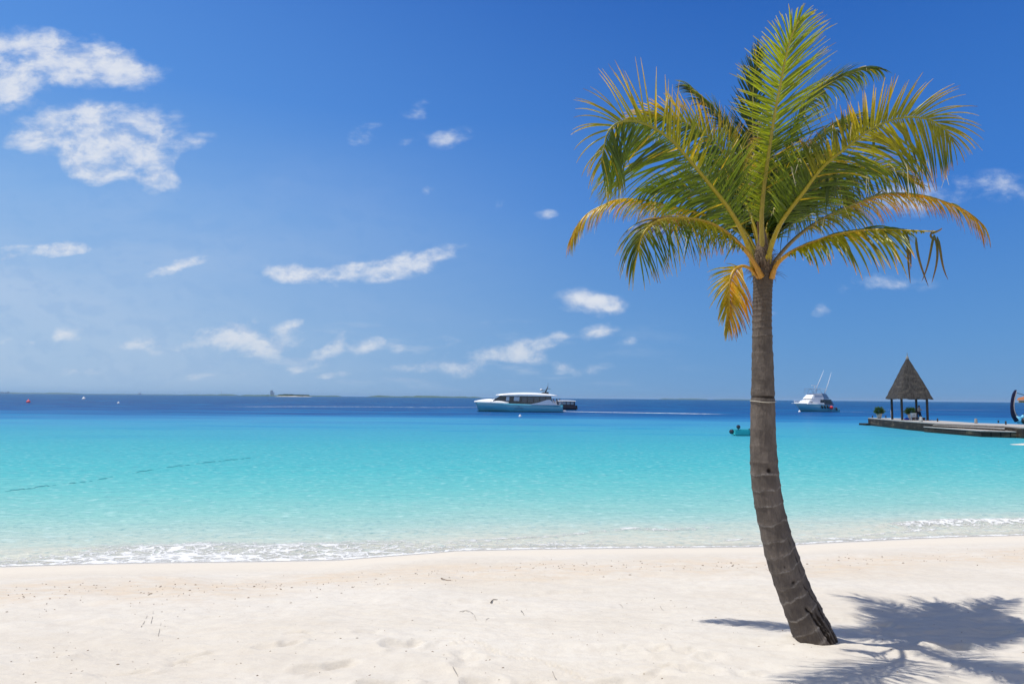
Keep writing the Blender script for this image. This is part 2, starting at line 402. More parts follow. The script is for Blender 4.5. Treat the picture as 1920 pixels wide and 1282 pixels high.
# specks of shell and weed
vo = t.node('ShaderNodeTexVoronoi'); t.inp(vo, 'Vector', pos); vo.inputs['Scale'].default_value = 9.0
speck = t.math('MULTIPLY', t.math('LESS_THAN', vo.outputs['Distance'], 0.07), t.smooth(t.noise(pos, 1.3, 2), .5, .62))
c = t.mix(t.math('MULTIPLY', speck, .6), c, (0.3, 0.24, 0.17))
wet = t.smooth(t.math('ADD', sv, t.math('MULTIPLY', t.math('SUBTRACT', t.noise(pos, .7, 3), .5), .5)), -2.6, -1.4)
c = t.mix(t.math('MULTIPLY', wet, .85), c, (0.625, 0.56, 0.465))
soak = t.smooth(sv, -0.75, -0.1)
c = t.mix(t.math('MULTIPLY', soak, .4), c, (0.56, 0.52, 0.46))
p = t.node('ShaderNodeBsdfPrincipled'); t.l.new(c, p.inputs['Base Color'])
t.inp(p, 'Roughness', t.smooth(soak, 0, 1, .95, .38)); t.inp(p, 'Specular IOR Level', t.smooth(soak, 0, 1, .1, .35))
b = t.node('ShaderNodeBump'); b.inputs['Distance'].default_value = 0.012
t.inp(b, 'Strength', t.smooth(wet, 0, 1, .55, .05))
hh = t.math('ADD', t.math('MULTIPLY', t.noise(pos, 34, 4, .65), 1.0), t.math('MULTIPLY', n3, .3))
t.l.new(hh, b.inputs['Height']); t.l.new(b.outputs[0], p.inputs['Normal'])
t.l.new(p.outputs[0], out.inputs[0])
sand = grid_obj('beach_sand', GX, GY, GZ, mt, {'shore': GS})
tag(sand, kind='structure')
def sand_z(x, y):
    Z, S = sand_height(np.array([[float(x)]]), np.array([[float(y)]])); return float(Z[0, 0])
def on_sand(px, py):
    c = at_z(px, py, .8)
    for _ in range(5): c = at_z(px, py, float(sand_base(s_of(c.x, c.y))))
    return Vector((c.x, c.y, sand_z(c.x, c.y)))

# ------------------------------------------------------------------ sea
wx = np.array([-x for x in geo(24.5, 30000, 60)[::-1]][:-1] + list(axis([(-24.5, -11, .3), (-11, 16, .09), (16, 24.5, .3)])) + geo(25, 30000, 60))
wy = np.array(list(axis([(7.5, 19, .05), (19, 30, .15), (30, 60, .5)])) + geo(61, 30000, 90))
WX, WY = np.meshgrid(wx, wy, indexing='ij'); WS = s_of(WX, WY)
fade = sstep(WS, 0.1, 3.0)
def sea_height(X, Y, S, fade):
    f1 = np.exp(-np.maximum(0, Y - 30) / 25)
    z = fade * f1 * ((fbm(X * .6, Y * 1.5, 4) - .5) * .07 + (fbm(X * 2.2 + 4, Y * 4.5, 3) - .5) * .03)
    # small spilling wave, stronger to the right, another fading low ridge in the middle
    xr = sstep(X, 7.0, 9.5); wob = 0.35 * (fbm(X * .35, X * 0 + 2, 3) - .5) * 2
    z += xr * .14 * np.exp(-((S - 1.25 - wob * .4) / .28) ** 2)
    z += (0.4 + .6 * sstep(X, 0, 4)) * .045 * np.exp(-((S - 2.3 - wob) / .4) ** 2)
    z += .05 * np.exp(-((S - 0.9 - wob) / .3) ** 2) * sstep(-X, -4, 4)
    return z + .003
WZ = sea_height(WX, WY, WS, fade)
mt, t, out = new_mat('lagoon_water')
geo_n = t.node('ShaderNodeNewGeometry'); pos = geo_n.outputs['Position']
sa = t.node('ShaderNodeAttribute', attribute_name='shore'); sv = sa.outputs['Fac']
lg = t.math('LOGARITHM', t.math('MAXIMUM', t.math('ADD', sv, 1.0), 1.0), 10.0)     # 0..4.5
big = t.noise(t.scalev(pos, (.012, .06, 1)), 1.0, 5, .6, .4)
mid = t.noise(t.scalev(pos, (.12, .45, 1)), 1.0, 5, .62, .3)
lg2 = t.math('ADD', lg, t.math('ADD', t.math('MULTIPLY', t.math('MULTIPLY', t.math('SUBTRACT', big, .5), t.smooth(sv, 20, 90, .3, 1.0)), .55), t.math('MULTIPLY', t.math('SUBTRACT', mid, .5), .12)))
def LG(m): return math.log10(m + 1) / 4.6
colr = t.ramp(t.math('DIVIDE', lg2, 4.6), [
    (LG(0.0), (.60, .56, .455)), (LG(1.2), (.50, .51, .43)), (LG(2.6), (.375, .49, .435)), (LG(5), (.235, .465, .425)), (LG(9), (.135, .43, .415)),
    (LG(16), (.07, .385, .405)), (LG(30), (.05, .335, .39)), (LG(48), (.048, .295, .40)), (LG(62), (.048, .265, .41)), (LG(74), (.042, .225, .40)),
    (LG(92), (.016, .14, .33)), (LG(116), (.006, .068, .22)), (LG(260), (.005, .055, .18)), (LG(1500), (.006, .06, .17))])
# reef patches and ripples of light
patch = t.noise(t.scalev(pos, (.05, .2, 1)), 1.0, 4, .6, .6)
colr = t.mix(t.math('MULTIPLY', t.smooth(patch, .50, .66, 0, .5), t.smooth(sv, 22, 60)), colr, (.005, .20, .40))
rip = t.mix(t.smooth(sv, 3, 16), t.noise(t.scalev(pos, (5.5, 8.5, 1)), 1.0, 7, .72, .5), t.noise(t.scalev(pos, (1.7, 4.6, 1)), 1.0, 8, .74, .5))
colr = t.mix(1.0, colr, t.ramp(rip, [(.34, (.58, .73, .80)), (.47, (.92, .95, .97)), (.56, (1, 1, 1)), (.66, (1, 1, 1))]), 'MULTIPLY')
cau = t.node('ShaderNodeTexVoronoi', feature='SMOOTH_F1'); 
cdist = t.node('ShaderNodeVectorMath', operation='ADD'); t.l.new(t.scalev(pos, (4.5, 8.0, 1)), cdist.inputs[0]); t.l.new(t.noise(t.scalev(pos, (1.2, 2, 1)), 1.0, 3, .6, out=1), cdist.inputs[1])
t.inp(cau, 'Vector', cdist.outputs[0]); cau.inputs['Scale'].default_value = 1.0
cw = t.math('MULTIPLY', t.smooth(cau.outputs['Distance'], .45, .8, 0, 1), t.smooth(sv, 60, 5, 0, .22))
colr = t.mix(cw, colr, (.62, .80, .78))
dif = t.node('ShaderNodeBsdfDiffuse'); t.l.new(colr, dif.inputs[0])
tr_ = t.node('ShaderNodeBsdfTransparent'); t.l.new(t.ramp(t.math('DIVIDE', sv, 8.0), [(0, (.97, .97, .96)), (.3, (.86, .95, .93)), (1, (.5, .85, .84))]), tr_.inputs[0])
body = t.node('ShaderNodeMixShader'); t.l.new(t.smooth(sv, -0.1, 0.5, .6, 1.0), body.inputs[0]); t.l.new(tr_.outputs[0], body.inputs[1]); t.l.new(dif.outputs[0], body.inputs[2])
b1 = t.node('ShaderNodeBump'); b1.inputs['Strength'].default_value = 1.0
h1 = t.noise(t.scalev(pos, (1.1, 2.4, 1)), 1.0, 6, .66, .6)
h2 = t.noise(t.scalev(pos, (.16, .45, 1)), 1.0, 3, .5, .3)
hsum = t.math('ADD', t.math('MULTIPLY', h1, .55), t.math('MULTIPLY', h2, 1.2))
b1.inputs['Distance'].default_value = .28; t.l.new(hsum, b1.inputs['Height'])
fr = t.node('ShaderNodeFresnel'); fr.inputs['IOR'].default_value = 1.33; t.l.new(b1.outputs[0], fr.inputs['Normal'])
gl = t.node('ShaderNodeBsdfGlossy'); gl.inputs['Roughness'].default_value = .16; t.l.new(b1.outputs[0], gl.inputs['Normal'])
fs_ = t.node('ShaderNodeMixShader'); t.l.new(t.math('MINIMUM', t.math('MULTIPLY', fr.outputs[0], .5), .27), fs_.inputs[0])
t.l.new(body.outputs[0], fs_.inputs[1]); t.l.new(gl.outputs[0], fs_.inputs[2]); t.l.new(fs_.outputs[0], out.inputs[0])
sea = grid_obj('sea_water', WX, WY, WZ, mt, {'shore': WS}); tag(sea, kind='structure')
def clip_sea():   # drop the part of the water grid that lies under the beach
    import bmesh
    bm = bmesh.new(); bm.from_mesh(sea.data); lay = bm.verts.layers.float.get('shore')
    dead = [f for f in bm.faces if all(v_[lay] < -0.5 for v_ in f.verts)]
    bmesh.ops.delete(bm, geom=dead, context='FACES'); bm.to_mesh(sea.data); bm.free()
clip_sea()

# foam: lacy sheet lying on the water along the swash
mt, t, out = new_mat('sea_foam_lace')
geo_n = t.node('ShaderNodeNewGeometry'); pos = geo_n.outputs['Position']
sa = t.node('ShaderNodeAttribute', attribute_name='shore'); sv = sa.outputs['Fac']
fa = t.node('ShaderNodeAttribute', attribute_name='foam'); fv = fa.outputs['Fac']
warp = t.vmath('ADD', t.scalev(pos, (2.6, 3.4, 1)), t.scalev(t.noise(t.scalev(pos, (1.6, 2.4, 1)), 1.0, 5, .65, out=1), (2.2, 2.2, 0)))
vo = t.node('ShaderNodeTexVoronoi', feature='DISTANCE_TO_EDGE'); t.inp(vo, 'Vector', warp); vo.inputs['Scale'].default_value = 1.5
vo2 = t.node('ShaderNodeTexVoronoi', feature='DISTANCE_TO_EDGE'); t.inp(vo2, 'Vector', warp); vo2.inputs['Scale'].default_value = 4.5
lace = t.math('MAXIMUM', t.smooth(vo.outputs['Distance'], .16, .0), t.math('MULTIPLY', t.smooth(vo2.outputs['Distance'], .12, .0), .6))
nn = t.noise(t.scalev(pos, (1.2, 2.6, 1)), 1.0, 7, .7)
a = t.math('ADD', t.math('MULTIPLY', lace, .55), t.math('SUBTRACT', t.math('MULTIPLY', nn, 1.5), .92))
a = t.math('ADD', a, t.math('MULTIPLY', fv, .75))
a = t.math('MULTIPLY', t.smooth(a, .22, 1.0, 0, .85), t.smooth(fv, .02, .3))
d = t.node('ShaderNodeBsdfDiffuse'); d.inputs[0].default_value = (.78, .78, .77, 1)
bb = t.node('ShaderNodeBump'); bb.inputs['Distance'].default_value = .05; bb.inputs['Strength'].default_value = .8; t.l.new(a, bb.inputs['Height']); t.l.new(bb.outputs[0], d.inputs['Normal'])
tp = t.node('ShaderNodeBsdfTransparent'); ms = t.node('ShaderNodeMixShader')
t.l.new(a, ms.inputs[0]); t.l.new(tp.outputs[0], ms.inputs[1]); t.l.new(d.outputs[0], ms.inputs[2]); t.l.new(ms.outputs[0], out.inputs[0])
FOAM_MAT = mt
fx = axis([(-14, 19, .08)]); fs2 = axis([(-.12, 3.6, .05)])
FX, FSV = np.meshgrid(fx, fs2, indexing='ij'); FY = ys(FX) + FSV + .06 * (fbm(FX * 1.3, FSV * 0, 3) - .5)
FZ = sea_height(FX, FY, FSV, sstep(FSV, .1, 3.0)) + .006
FZ = np.maximum(FZ, sand_base(s_of(FX, FY)) + .006)
wob = fbm(FX * .35, FX * 0 + 2, 3) - .5; wob2 = fbm(FX * .9 + 40, FX * 0, 3) - .5
lip = 1.15 * np.exp(-((FSV - .04) / (.07)) ** 2) + .5 * np.exp(-((FSV - .34 - .5 * wob) / .06) ** 2) * sstep(wob2, -.2, .15)
left = sstep(-FX, 1.0, 3.6) * sstep(FX, -9.6, -6.3)
bandw = 1.15 + wob * 1.0
bandL = left * (0.95 * sstep(bandw + .25, FSV, FSV + .5)) * (.72 + .5 * wob2)
bandL = left * np.clip(1 - sstep(FSV, bandw, bandw + .5), 0, 1) * (.80 + .6 * wob2)
far_l = .33 * sstep(-FX, 5.5, 8) * (1 - sstep(FSV, .5, 1.1))
midd = .60 * np.exp(-((FSV - .62 - 1.4 * sstep(FX, -1, 3.0) * 1.0 - wob) / .14) ** 2) * sstep(FX, -1.5, .5) * (1 - sstep(FX, 3.5, 5.5))
mid2 = .60 * np.exp(-((FSV - .7 + .09 * (FX - 4) - wob * .8) / .10) ** 2) * sstep(FX, 3.0, 5) * (1 - sstep(FX, 9.5, 11))
mid3 = .42 * (1 - sstep(FSV, .25, 1.3)) * sstep(FX, -3.5, -1) * (1 - sstep(FX, 1.0, 4.0))
rgt = .85 * np.exp(-((FSV - 1.12 - wob * .3) / .17) ** 2) * sstep(FX, 8.3, 9.6) + .30 * sstep(FX, 8.5, 10) * (1 - sstep(FSV, .8, 1.5)) * (FSV > .3)
rgt2 = .55 * np.exp(-((FSV - .55 - .4 * (FX - 8.2) * .35) / .10) ** 2) * sstep(FX, 6.8, 7.6) * (1 - sstep(FX, 9.6, 10.4))
FM = np.clip(lip + bandL + far_l + midd + mid2 + mid3 + rgt + rgt2, 0, 1.15)
foam = grid_obj('sea_foam', FX, FY, FZ, FOAM_MAT, {'shore': FSV, 'foam': FM})
tag(foam, 'lacy white foam of small waves washing up the beach', 'foam', kind='stuff')

mt, t, out = new_mat('wake_foam')
geo_n = t.node('ShaderNodeNewGeometry'); pos = geo_n.outputs['Position']
fa = t.node('ShaderNodeAttribute', attribute_name='foam'); fv = fa.outputs['Fac']
nn = t.noise(t.scalev(pos, (.5, 1.3, 1)), 1.0, 6, .7)
a = t.smooth(t.math('ADD', nn, t.math('MULTIPLY', fv, .5)), .52, .95, 0, .9); a = t.math('MULTIPLY', a, t.smooth(fv, 0, .3))
d = t.node('ShaderNodeBsdfDiffuse'); d.inputs[0].default_value = (.75, .77, .78, 1)
tp = t.node('ShaderNodeBsdfTransparent'); ms = t.node('ShaderNodeMixShader')
t.l.new(a, ms.inputs[0]); t.l.new(tp.outputs[0], ms.inputs[1]); t.l.new(d.outputs[0], ms.inputs[2]); t.l.new(ms.outputs[0], out.inputs[0])
def wake(p0, p1, w0, w1, f0, f1, label, z=.05):
    a = at_z(*p0); b = at_z(*p1); n = 160; k = 13
    U, V = np.meshgrid(np.linspace(0, 1, n), np.linspace(-1, 1, k), indexing='ij')
    dx, dy = b.x - a.x, b.y - a.y; ln = math.hypot(dx, dy); nx_, ny_ = -dy / ln, dx / ln
    wd = w0 + (w1 - w0) * U; wb = (fbm(U * ln * .06, U * 0 + p0[0], 3) - .5) * w1 * 1.2
    X = a.x + dx * U + nx_ * (V * wd + wb); Y = a.y + dy * U + ny_ * (V * wd + wb)
    F = (f0 + (f1 - f0) * U) * (1 - V ** 2) * sstep(U, 0, .01) * sstep(1 - U, 0, .25)
    o = grid_obj('boat_wake', X, Y, np.full_like(X, z), mt, {'foam': F})
    return tag(o, label, 'wake', kind='stuff')
wake((1056, 771.2), (1400, 777.5), 1.3, 5.0, .95, .4, 'white wake trailing right behind the long motor yacht')
wake((1572, 771.5), (1640, 773), 1.0, 3.0, .5, .15, 'faint foam streak behind the sport fishing boat')
wake((905, 764), (360, 761.5), 4.0, 14.0, .34, .25, 'pale streak of old wake left of the motor yacht')
wake((1640, 768), (1900, 769), 4.0, 6.0, .25, .2, 'thin pale ripple line beyond the jetty')

# ------------------------------------------------------------------ coconut palm
PY = 6.25                                   # depth of the crown
def leaf_mat():
    mt, t, out = new_mat('palm_leaf')
    a = t.node('ShaderNodeVertexColor', layer_name='tint')
    g = t.node('ShaderNodeNewGeometry')
    n = t.noise(g.outputs['Position'], 55, 3, .6)
    c = t.mix(1.0, a.outputs[0], t.ramp(n, [(.3, (.72, .74, .8)), (.7, (1.15, 1.15, 1.1))]), 'MULTIPLY')
    p = t.node('ShaderNodeBsdfPrincipled'); t.l.new(c, p.inputs['Base Color']); p.inputs['Roughness'].default_value = .36
    p.inputs['Specular IOR Level'].default_value = .45
    tl = t.node('ShaderNodeBsdfTranslucent'); t.l.new(t.mix(1.0, c, (2.6, 2.1, .45), 'MULTIPLY'), tl.inputs[0])
    ms = t.node('ShaderNodeMixShader'); ms.inputs[0].default_value = .36
    t.l.new(p.outputs[0], ms.inputs[1]); t.l.new(tl.outputs[0], ms.inputs[2]); t.l.new(ms.outputs[0], out.inputs[0])
    return mt
LEAF = leaf_mat()
mt, t, out = new_mat('palm_midrib')
a = t.node('ShaderNodeVertexColor', layer_name='tint'); g = t.node('ShaderNodeNewGeometry')
c = t.mix(1.0, a.outputs[0], t.ramp(t.noise(t.scalev(g.outputs['Position'], (60, 60, 14)), 1, 4, .6), [(.3, (.75, .72, .7)), (.7, (1.15, 1.12, 1.1))]), 'MULTIPLY')
p = t.node('ShaderNodeBsdfPrincipled'); t.l.new(c, p.inputs['Base Color']); p.inputs['Roughness'].default_value = .42; t.l.new(p.outputs[0], out.inputs[0])
RIB = mt

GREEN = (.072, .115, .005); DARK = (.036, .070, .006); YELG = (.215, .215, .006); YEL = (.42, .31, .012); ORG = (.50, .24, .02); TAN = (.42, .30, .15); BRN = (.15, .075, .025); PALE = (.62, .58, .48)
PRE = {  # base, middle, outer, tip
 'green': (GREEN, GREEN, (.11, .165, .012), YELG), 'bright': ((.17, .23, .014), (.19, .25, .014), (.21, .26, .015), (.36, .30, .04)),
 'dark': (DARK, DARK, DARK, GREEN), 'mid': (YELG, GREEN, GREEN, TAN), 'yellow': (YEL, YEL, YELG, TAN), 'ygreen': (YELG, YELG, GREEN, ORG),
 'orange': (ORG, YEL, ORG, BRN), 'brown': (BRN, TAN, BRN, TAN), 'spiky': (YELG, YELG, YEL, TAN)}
def lerp3(a, b, k): return tuple(a[i] * (1 - k) + b[i] * k for i in range(3))
def cat(pts, n):
    P = [np.array(p, float) for p in pts]; P = [2 * P[0] - P[1]] + P + [2 * P[-1] - P[-2]]
    out = []; m_ = len(P) - 3
    for i in range(n):
        q = i / (n - 1) * m_; k = min(int(q), m_ - 1); f = q - k
        a, b, c, d = P[k:k + 4]
        out.append(.5 * ((2 * b) + (c - a) * f + (2 * a - 5 * b + 4 * c - d) * f * f + (3 * b - a - 3 * c + d) * f ** 3))
    return [Vector(o) for o in out]
def piece(v, t):
    """v is a number or a list of (t, value)"""
    if not hasattr(v, '__len__'): return v
    return float(np.interp(t, [a for a, b in v], [b for a, b in v]))

def frond(parent, pts, nref, LL, LR, AL=(62, 30), AR=(62, 30), droop=(.6, .6), colL='green', colR='green', lift=(0.0, 0.0), t0=.18,
          sp=.0158, width=.0162, rib=.019, seed=0, bent=.04, ribcol=(YEL, YELG), jit=1.0, curl=0.0, label=None, gaps=0.0, tipdroop=.35, gapR=0.0):
    """pts: (px, py, depth offset).  LL / LR: leaflet length in metres, number or profile over t."""
    rnd = random.Random(seed)
    W3 = [at_y(x, y, PY + d) for x, y, d in pts]
    N = 90; path = cat(W3, N)
    seg = [0.0]
    for i in range(1, N): seg.append(seg[-1] + (path[i] - path[i - 1]).length)
    total = seg[-1]; nref = Vector(nref).normalized()
    # midrib
    rb = MB(); rad = [rib * (1.0 - .80 * (s_ / total) ** .8) * (1.2 if s_ < total * .05 else 1) for s_ in seg]
    cols = []
    for i in range(N):
        cols += [lerp3(ribcol[0], ribcol[1], min(1, 1.3 * seg[i] / total))] * 1
    rb.tube(path, rad, 7, True, cols, True, flat=.75)
    lf = MB()
    cnt = int(total * (1 - t0) / sp)
    for j in range(cnt):
        for side in (1, -1):
            tt = t0 + (1 - t0) * (j + .5 + rnd.uniform(-.3, .3)) / cnt
            if rnd.random() < gaps + (gapR if side < 0 and tt > .5 else 0): continue
            d = tt * total; k = min(max(int(np.searchsorted(seg, d)) - 1, 0), N - 2)
            f = (d - seg[k]) / max(1e-6, seg[k + 1] - seg[k]); f = min(max(f, 0), 1)
            p0 = path[k].lerp(path[k + 1], f)
            T = (path[min(k + 2, N - 1)] - path[max(k - 1, 0)]).normalized()
            S = T.cross(nref); 
            if S.length < .05: S = T.orthogonal()
            S.normalize(); Nn = S.cross(T).normalized()
            L = piece(LL if side > 0 else LR, tt); 
            if L < .02: continue
            rise = min(1, ((tt - t0) / .10 + .25)) if tt < t0 + .1 else 1
            L *= 1.11 * rise * rnd.uniform(.86, 1.08) ** jit
            A = AL if side > 0 else AR
            ang = R(A[0] + (A[1] - A[0]) * (tt - t0) / (1 - t0) if len(A) == 2 and not hasattr(A[0], '__len__') else piece(A, tt)) + R(rnd.gauss(0, 4.2 * jit) * (1 + .8 * (rnd.random() < .12)))
            lf_ = lift[0] if side > 0 else lift[1]
            el = R(lf_ + rnd.gauss(0, 11 * jit))
            dr = (T * math.cos(ang) + (S * side * math.cos(el) + Nn * math.sin(el)) * math.sin(ang)).normalized()
            g = droop[0] if side > 0 else droop[1]; g = g * rnd.uniform(.7, 1.3) + tipdroop * max(0, tt - .76) / .24
            cs = colL if side > 0 else colR
            if not isinstance(cs, str): cs = next(nm for lim, nm in cs if tt + rnd.gauss(0, .03) <= lim or lim >= 1)
            cs = PRE[cs]
            isbent = rnd.random() < bent; bp = rnd.uniform(.55, .8)
            yk = rnd.random(); 
            if yk < .035: cs = PRE['yellow'] if cs is not PRE['orange'] else PRE['brown']
            nseg = 8; wmax = width * rnd.uniform(.8, 1.2) * (1 - .35 * max(0, tt - .7) / .3)
            p_ = Vector(p0); vs = []; cc = []; dirv = Vector(dr); kv = rnd.uniform(.85, 1.15)
            side0 = dirv.cross(T)
            if side0.length < .1: side0 = Nn
            nl = side0.normalized() * side    # leaf-blade normal to start with
            nl = (Nn * .9 + nl * .1 + Vector((rnd.gauss(0, .12), rnd.gauss(0, .12), rnd.gauss(0, .12)))).normalized()
            tint = rnd.uniform(.78, 1.22)
            for q in range(nseg + 1):
                uu = q / nseg
                wv = nl.cross(dirv).normalized()
                w = wmax * (min(1, uu / .12 + .35)) * (1 - uu ** 1.5) ** .9 * .5 + .0012
                if isbent and uu > bp: w *= .7
                up = wv.cross(dirv).normalized()
                fold = up * (w * .45)
                if uu < .33: c_ = lerp3(cs[0], cs[1], uu / .33)
                elif uu < .75: c_ = lerp3(cs[1], cs[2], (uu - .33) / .42)
                else: c_ = lerp3(cs[2], cs[3], (uu - .75) / .25)
                if yk > .72 and uu > .8: c_ = lerp3(c_, BRN, (uu - .8) * 4)
                if isbent and uu > bp: c_ = PALE
                c_ = tuple(x * tint for x in c_)
                vs += [p_ + wv * w - fold, p_ + fold * .6, p_ - wv * w - fold]; cc += [c_] * 3
                stp = L / nseg
                gg = g * (.35 + 1.3 * uu) / nseg * 2.0
                dirv = (dirv + Vector((0, 0, -gg)) + Nn * (-curl * uu * 2 / nseg)).normalized()
                if isbent and uu >= bp and uu < bp + 1.01 / nseg:
                    dirv = (dirv * .1 + Vector((rnd.uniform(-.3, .3), rnd.uniform(-.3, .3), -1))).normalized()
                nl = (nl - dirv * nl.dot(dirv)); 
                if nl.length < .05: nl = wv.cross(dirv)
                nl.normalize()
                p_ = p_ + dirv * stp
            fs = []
            for q in range(nseg):
                a = q * 3
                fs += [(a, a + 1, a + 4, a + 3), (a + 1, a + 2, a + 5, a + 4)]
            lf.add(vs, fs, cc, True)
    o = lf.build('frond', LEAF, parent, attr=True)
    rb.build('midrib', RIB, o, attr=True)
    if label: o['label'] = label
    return o

def strip_leaf(mb, p0, p1, w, cols, sag=.0, n=8, seed=0):
    rnd = random.Random(seed); p0 = Vector(p0); p1 = Vector(p1); d = p1 - p0; wv = d.cross(Vector((0, 1, .2))).normalized()
    vs = []; cc = []
    for q in range(n + 1):
        uu = q / n; ww = w * .5 * min(1, uu / .1 + .3) * (1 - uu ** 2) ** .7 + .001
        c = p0 + d * uu + Vector((.035 * math.sin(2.4 * uu + seed * 1.7) - .035 * math.sin(seed * 1.7) * (1 - uu), .02 * math.sin(3 * uu + seed), -sag * math.sin(PI * uu))); fo = Vector((0, -ww * .7, 0))
        col = lerp3(cols[0], cols[1], uu)
        vs += [c + wv * ww, c + fo, c - wv * ww]; cc += [col] * 3
    mb.add(vs, [f for q in range(n) for f in ((q * 3, q * 3 + 1, q * 3 + 4, q * 3 + 3), (q * 3 + 1, q * 3 + 2, q * 3 + 5, q * 3 + 4))], cc, True)

base_p = on_sand(1530, 1203)
palm = empty('palm_tree', base_p); tag(palm, 'coconut palm leaning out of the sand with curved grey ringed trunk', 'palm tree')
PARTS = []   # built in world space, re-based onto the empty at the end
# --- trunk
TE = [(505,1411,1451),(530,1413,1448),(560,1412,1447),(600,1411,1447),(650,1410,1448),(700,1410.5,1450),(750,1409,1452),(800,1408,1453),(850,1408,1455),(900,1409.5,1460),(950,1417,1468),(1000,1427,1481),(1050,1438,1498),(1100,1454,1517),(1150,1472,1541),(1190,1487,1561),(1225,1500,1577),(1262,1514,1592)]
RINGS_Y = [515,521,527,533,539,546,552,558,565,573,582,592,603,616,631,648,667,690,713,737,753,778,806,838,866,888,915,943,973,1003,1030,1056,1083,1108,1137,1166,1190]
NT_, NA = 520, 96
tys = np.linspace(505, 1262, NT_)
tl_ = np.interp(tys, [a for a, b, c in TE], [b for a, b, c in TE]); tr2 = np.interp(tys, [a for a, b, c in TE], [c for a, b, c in TE])
# smooth the outline
ker = np.hanning(41); ker /= ker.sum()
def sm(a): return np.convolve(np.pad(a, 20, mode='edge'), ker, 'valid')
tl_, tr2 = sm(tl_), sm(tr2)
cenp = [at_y((a + b) / 2, y, PY + .0 * y) for a, b, y in zip(tl_, tr2, tys)]
# the lean makes the across-width wider than the round section: divide by cos of the lean
vs = []; tints = []
C_ = np.array([tuple(c) for c in cenp])
C_[:, 1] = PY + (base_p.y - PY) * sstep(tys, 700, 1200)     # foot stands where it meets the sand
for i in range(NT_):
    sc_ = C_[i, 1] / PY
    C_[i, 0] *= sc_; C_[i, 2] = CAMZ + (C_[i, 2] - CAMZ) * sc_
Tn = np.gradient(C_, axis=0); Tn /= np.linalg.norm(Tn, axis=1)[:, None]
wid = (tr2 - tl_) / FPX * C_[:, 1]
rad_ = wid / 2 * np.abs(Tn[:, 2])
ang = np.linspace(0, 2 * PI, NA, endpoint=False)
RX = np.cos(ang)[None, :]; RYd = np.sin(ang)[None, :]      # angle 270deg faces the camera
sidev = np.stack([-Tn[:, 2], np.zeros(NT_), Tn[:, 0]], -1); sidev *= -np.sign(sidev[:, :1]) * -1
sidev /= np.linalg.norm(sidev, axis=1)[:, None]
back = np.cross(Tn, sidev); back *= np.sign(back[:, 1:2])
yy = tys[:, None] + 0 * RX
tilt = np.interp(tys, [900, 1000, 1200], [1.0, 5.0, 11.0])[:, None]
yring = yy + tilt * RX * 1.0 - 3.5 * (RYd * -1) * sstep(tys, 880, 1000)[:, None]
prof = np.zeros_like(yring); pale = np.zeros_like(yring)
for k, ry in enumerate(RINGS_Y):
    rw = 1.8 if ry < 640 else 2.4 if ry < 860 else 3.0
    jitt = (fbm(np.cos(ang) * 1.6 + k * 3.1, np.sin(ang) * 1.6 + k, 3) - .5)[None, :] * (4 if ry < 640 else 11)
    dy_ = yring - ry + jitt
    amp = .0045 if ry < 640 else .0022 if ry < 860 else .0048
    prof += amp * np.exp(-(dy_ / rw) ** 2)
    stpz = (.003 if ry > 860 else .0012) 
    prof += stpz * sstep(-dy_, 0, 1.5) * sstep(dy_, -18, -1)
    pale += np.exp(-(dy_ / (rw * .75)) ** 2) * ((.5 + .9 * vnoise(np.cos(ang) * 2 + k * 7, np.sin(ang) * 2 + k))[None, :]) * (1.0 if ry > 880 else .22 if ry > 640 else -.55)
prof += (fbm(np.cos(ang)[None, :] * 6 + tys[:, None] * .02, np.sin(ang)[None, :] * 6 + tys[:, None] * .035, 4) - .5) * .014
prof += (fbm(ang[None, :] * 16, tys[:, None] * .03, 3) - .5) * .0035
dark = np.zeros_like(yring)
def gouge(y, a_deg, ry_, ra, depth, dk):
    a = R(a_deg); da = (ang - a + PI) % (2 * PI) - PI
    g = np.exp(-((yring - y) / ry_) ** 2 - (da[None, :] / ra) ** 2)
    return -depth * g, dk * g
for (y, a, r1, r2, dp, dk) in [(880, 268, 4.5, .16, .022, 1.1), (1048, 250, 3, .07, .008, .6), (1079, 262, 3, .14, .010, .8), (1015, 300, 9, .05, .008, .6), (1050, 308, 10, .045, .010, .9), (1070, 304, 8, .04, .008, .7), (665, 250, 3, .05, .004, .5), (995, 290, 8, .04, .005, .4)]:
    pr, dk_ = gouge(y, a, r1, r2, dp, dk); prof += pr; dark += dk_
# long split at the foot
for (pth, wd, dp) in [([(1128, 268), (1140, 276), (1155, 280), (1168, 288), (1180, 291), (1200, 296), (1230, 298)], .075, .026), ([(1090, 296), (1110, 305), (1135, 318), (1160, 322), (1200, 330)], .035, .010), ([(1150, 300), (1185, 308), (1215, 310)], .05, .014), ([(1140, 312), (1175, 322), (1210, 322)], .035, .012), ([(1165, 334), (1210, 336)], .035, .01), ([(1160, 296), (1190, 301), (1215, 300)], .03, .008)]:
    aa = np.interp(tys, [q[0] for q in pth], [q[1] for q in pth]); on = sstep(tys, pth[0][0] - 2, pth[0][0] + 6)
    wob = (fbm(tys * .12, tys * 0 + pth[0][1], 3) - .5) * .16
    da = (ang[None, :] - np.radians(aa)[:, None] - wob[:, None] + PI) % (2 * PI) - PI
    ww = wd * (.5 + .8 * vnoise(tys * .16, tys * 0 + 3))[:, None]
    g = np.exp(-(da / ww) ** 2) * on[:, None]
    prof += -dp * g; dark += 1.1 * g
# ragged weathered wood on the right of the foot
rag = sstep(tys, 1120, 1150)[:, None] * sstep(np.cos(ang - R(318))[None, :], .45, .75)
st = fbm(ang[None, :] * 14, tys[:, None] * .022 + 4, 4)
prof += rag * (st - .5) * .03; dark += rag * sstep(st, .44, .34) * .55; pale += rag * sstep(st, .55, .7) * .7
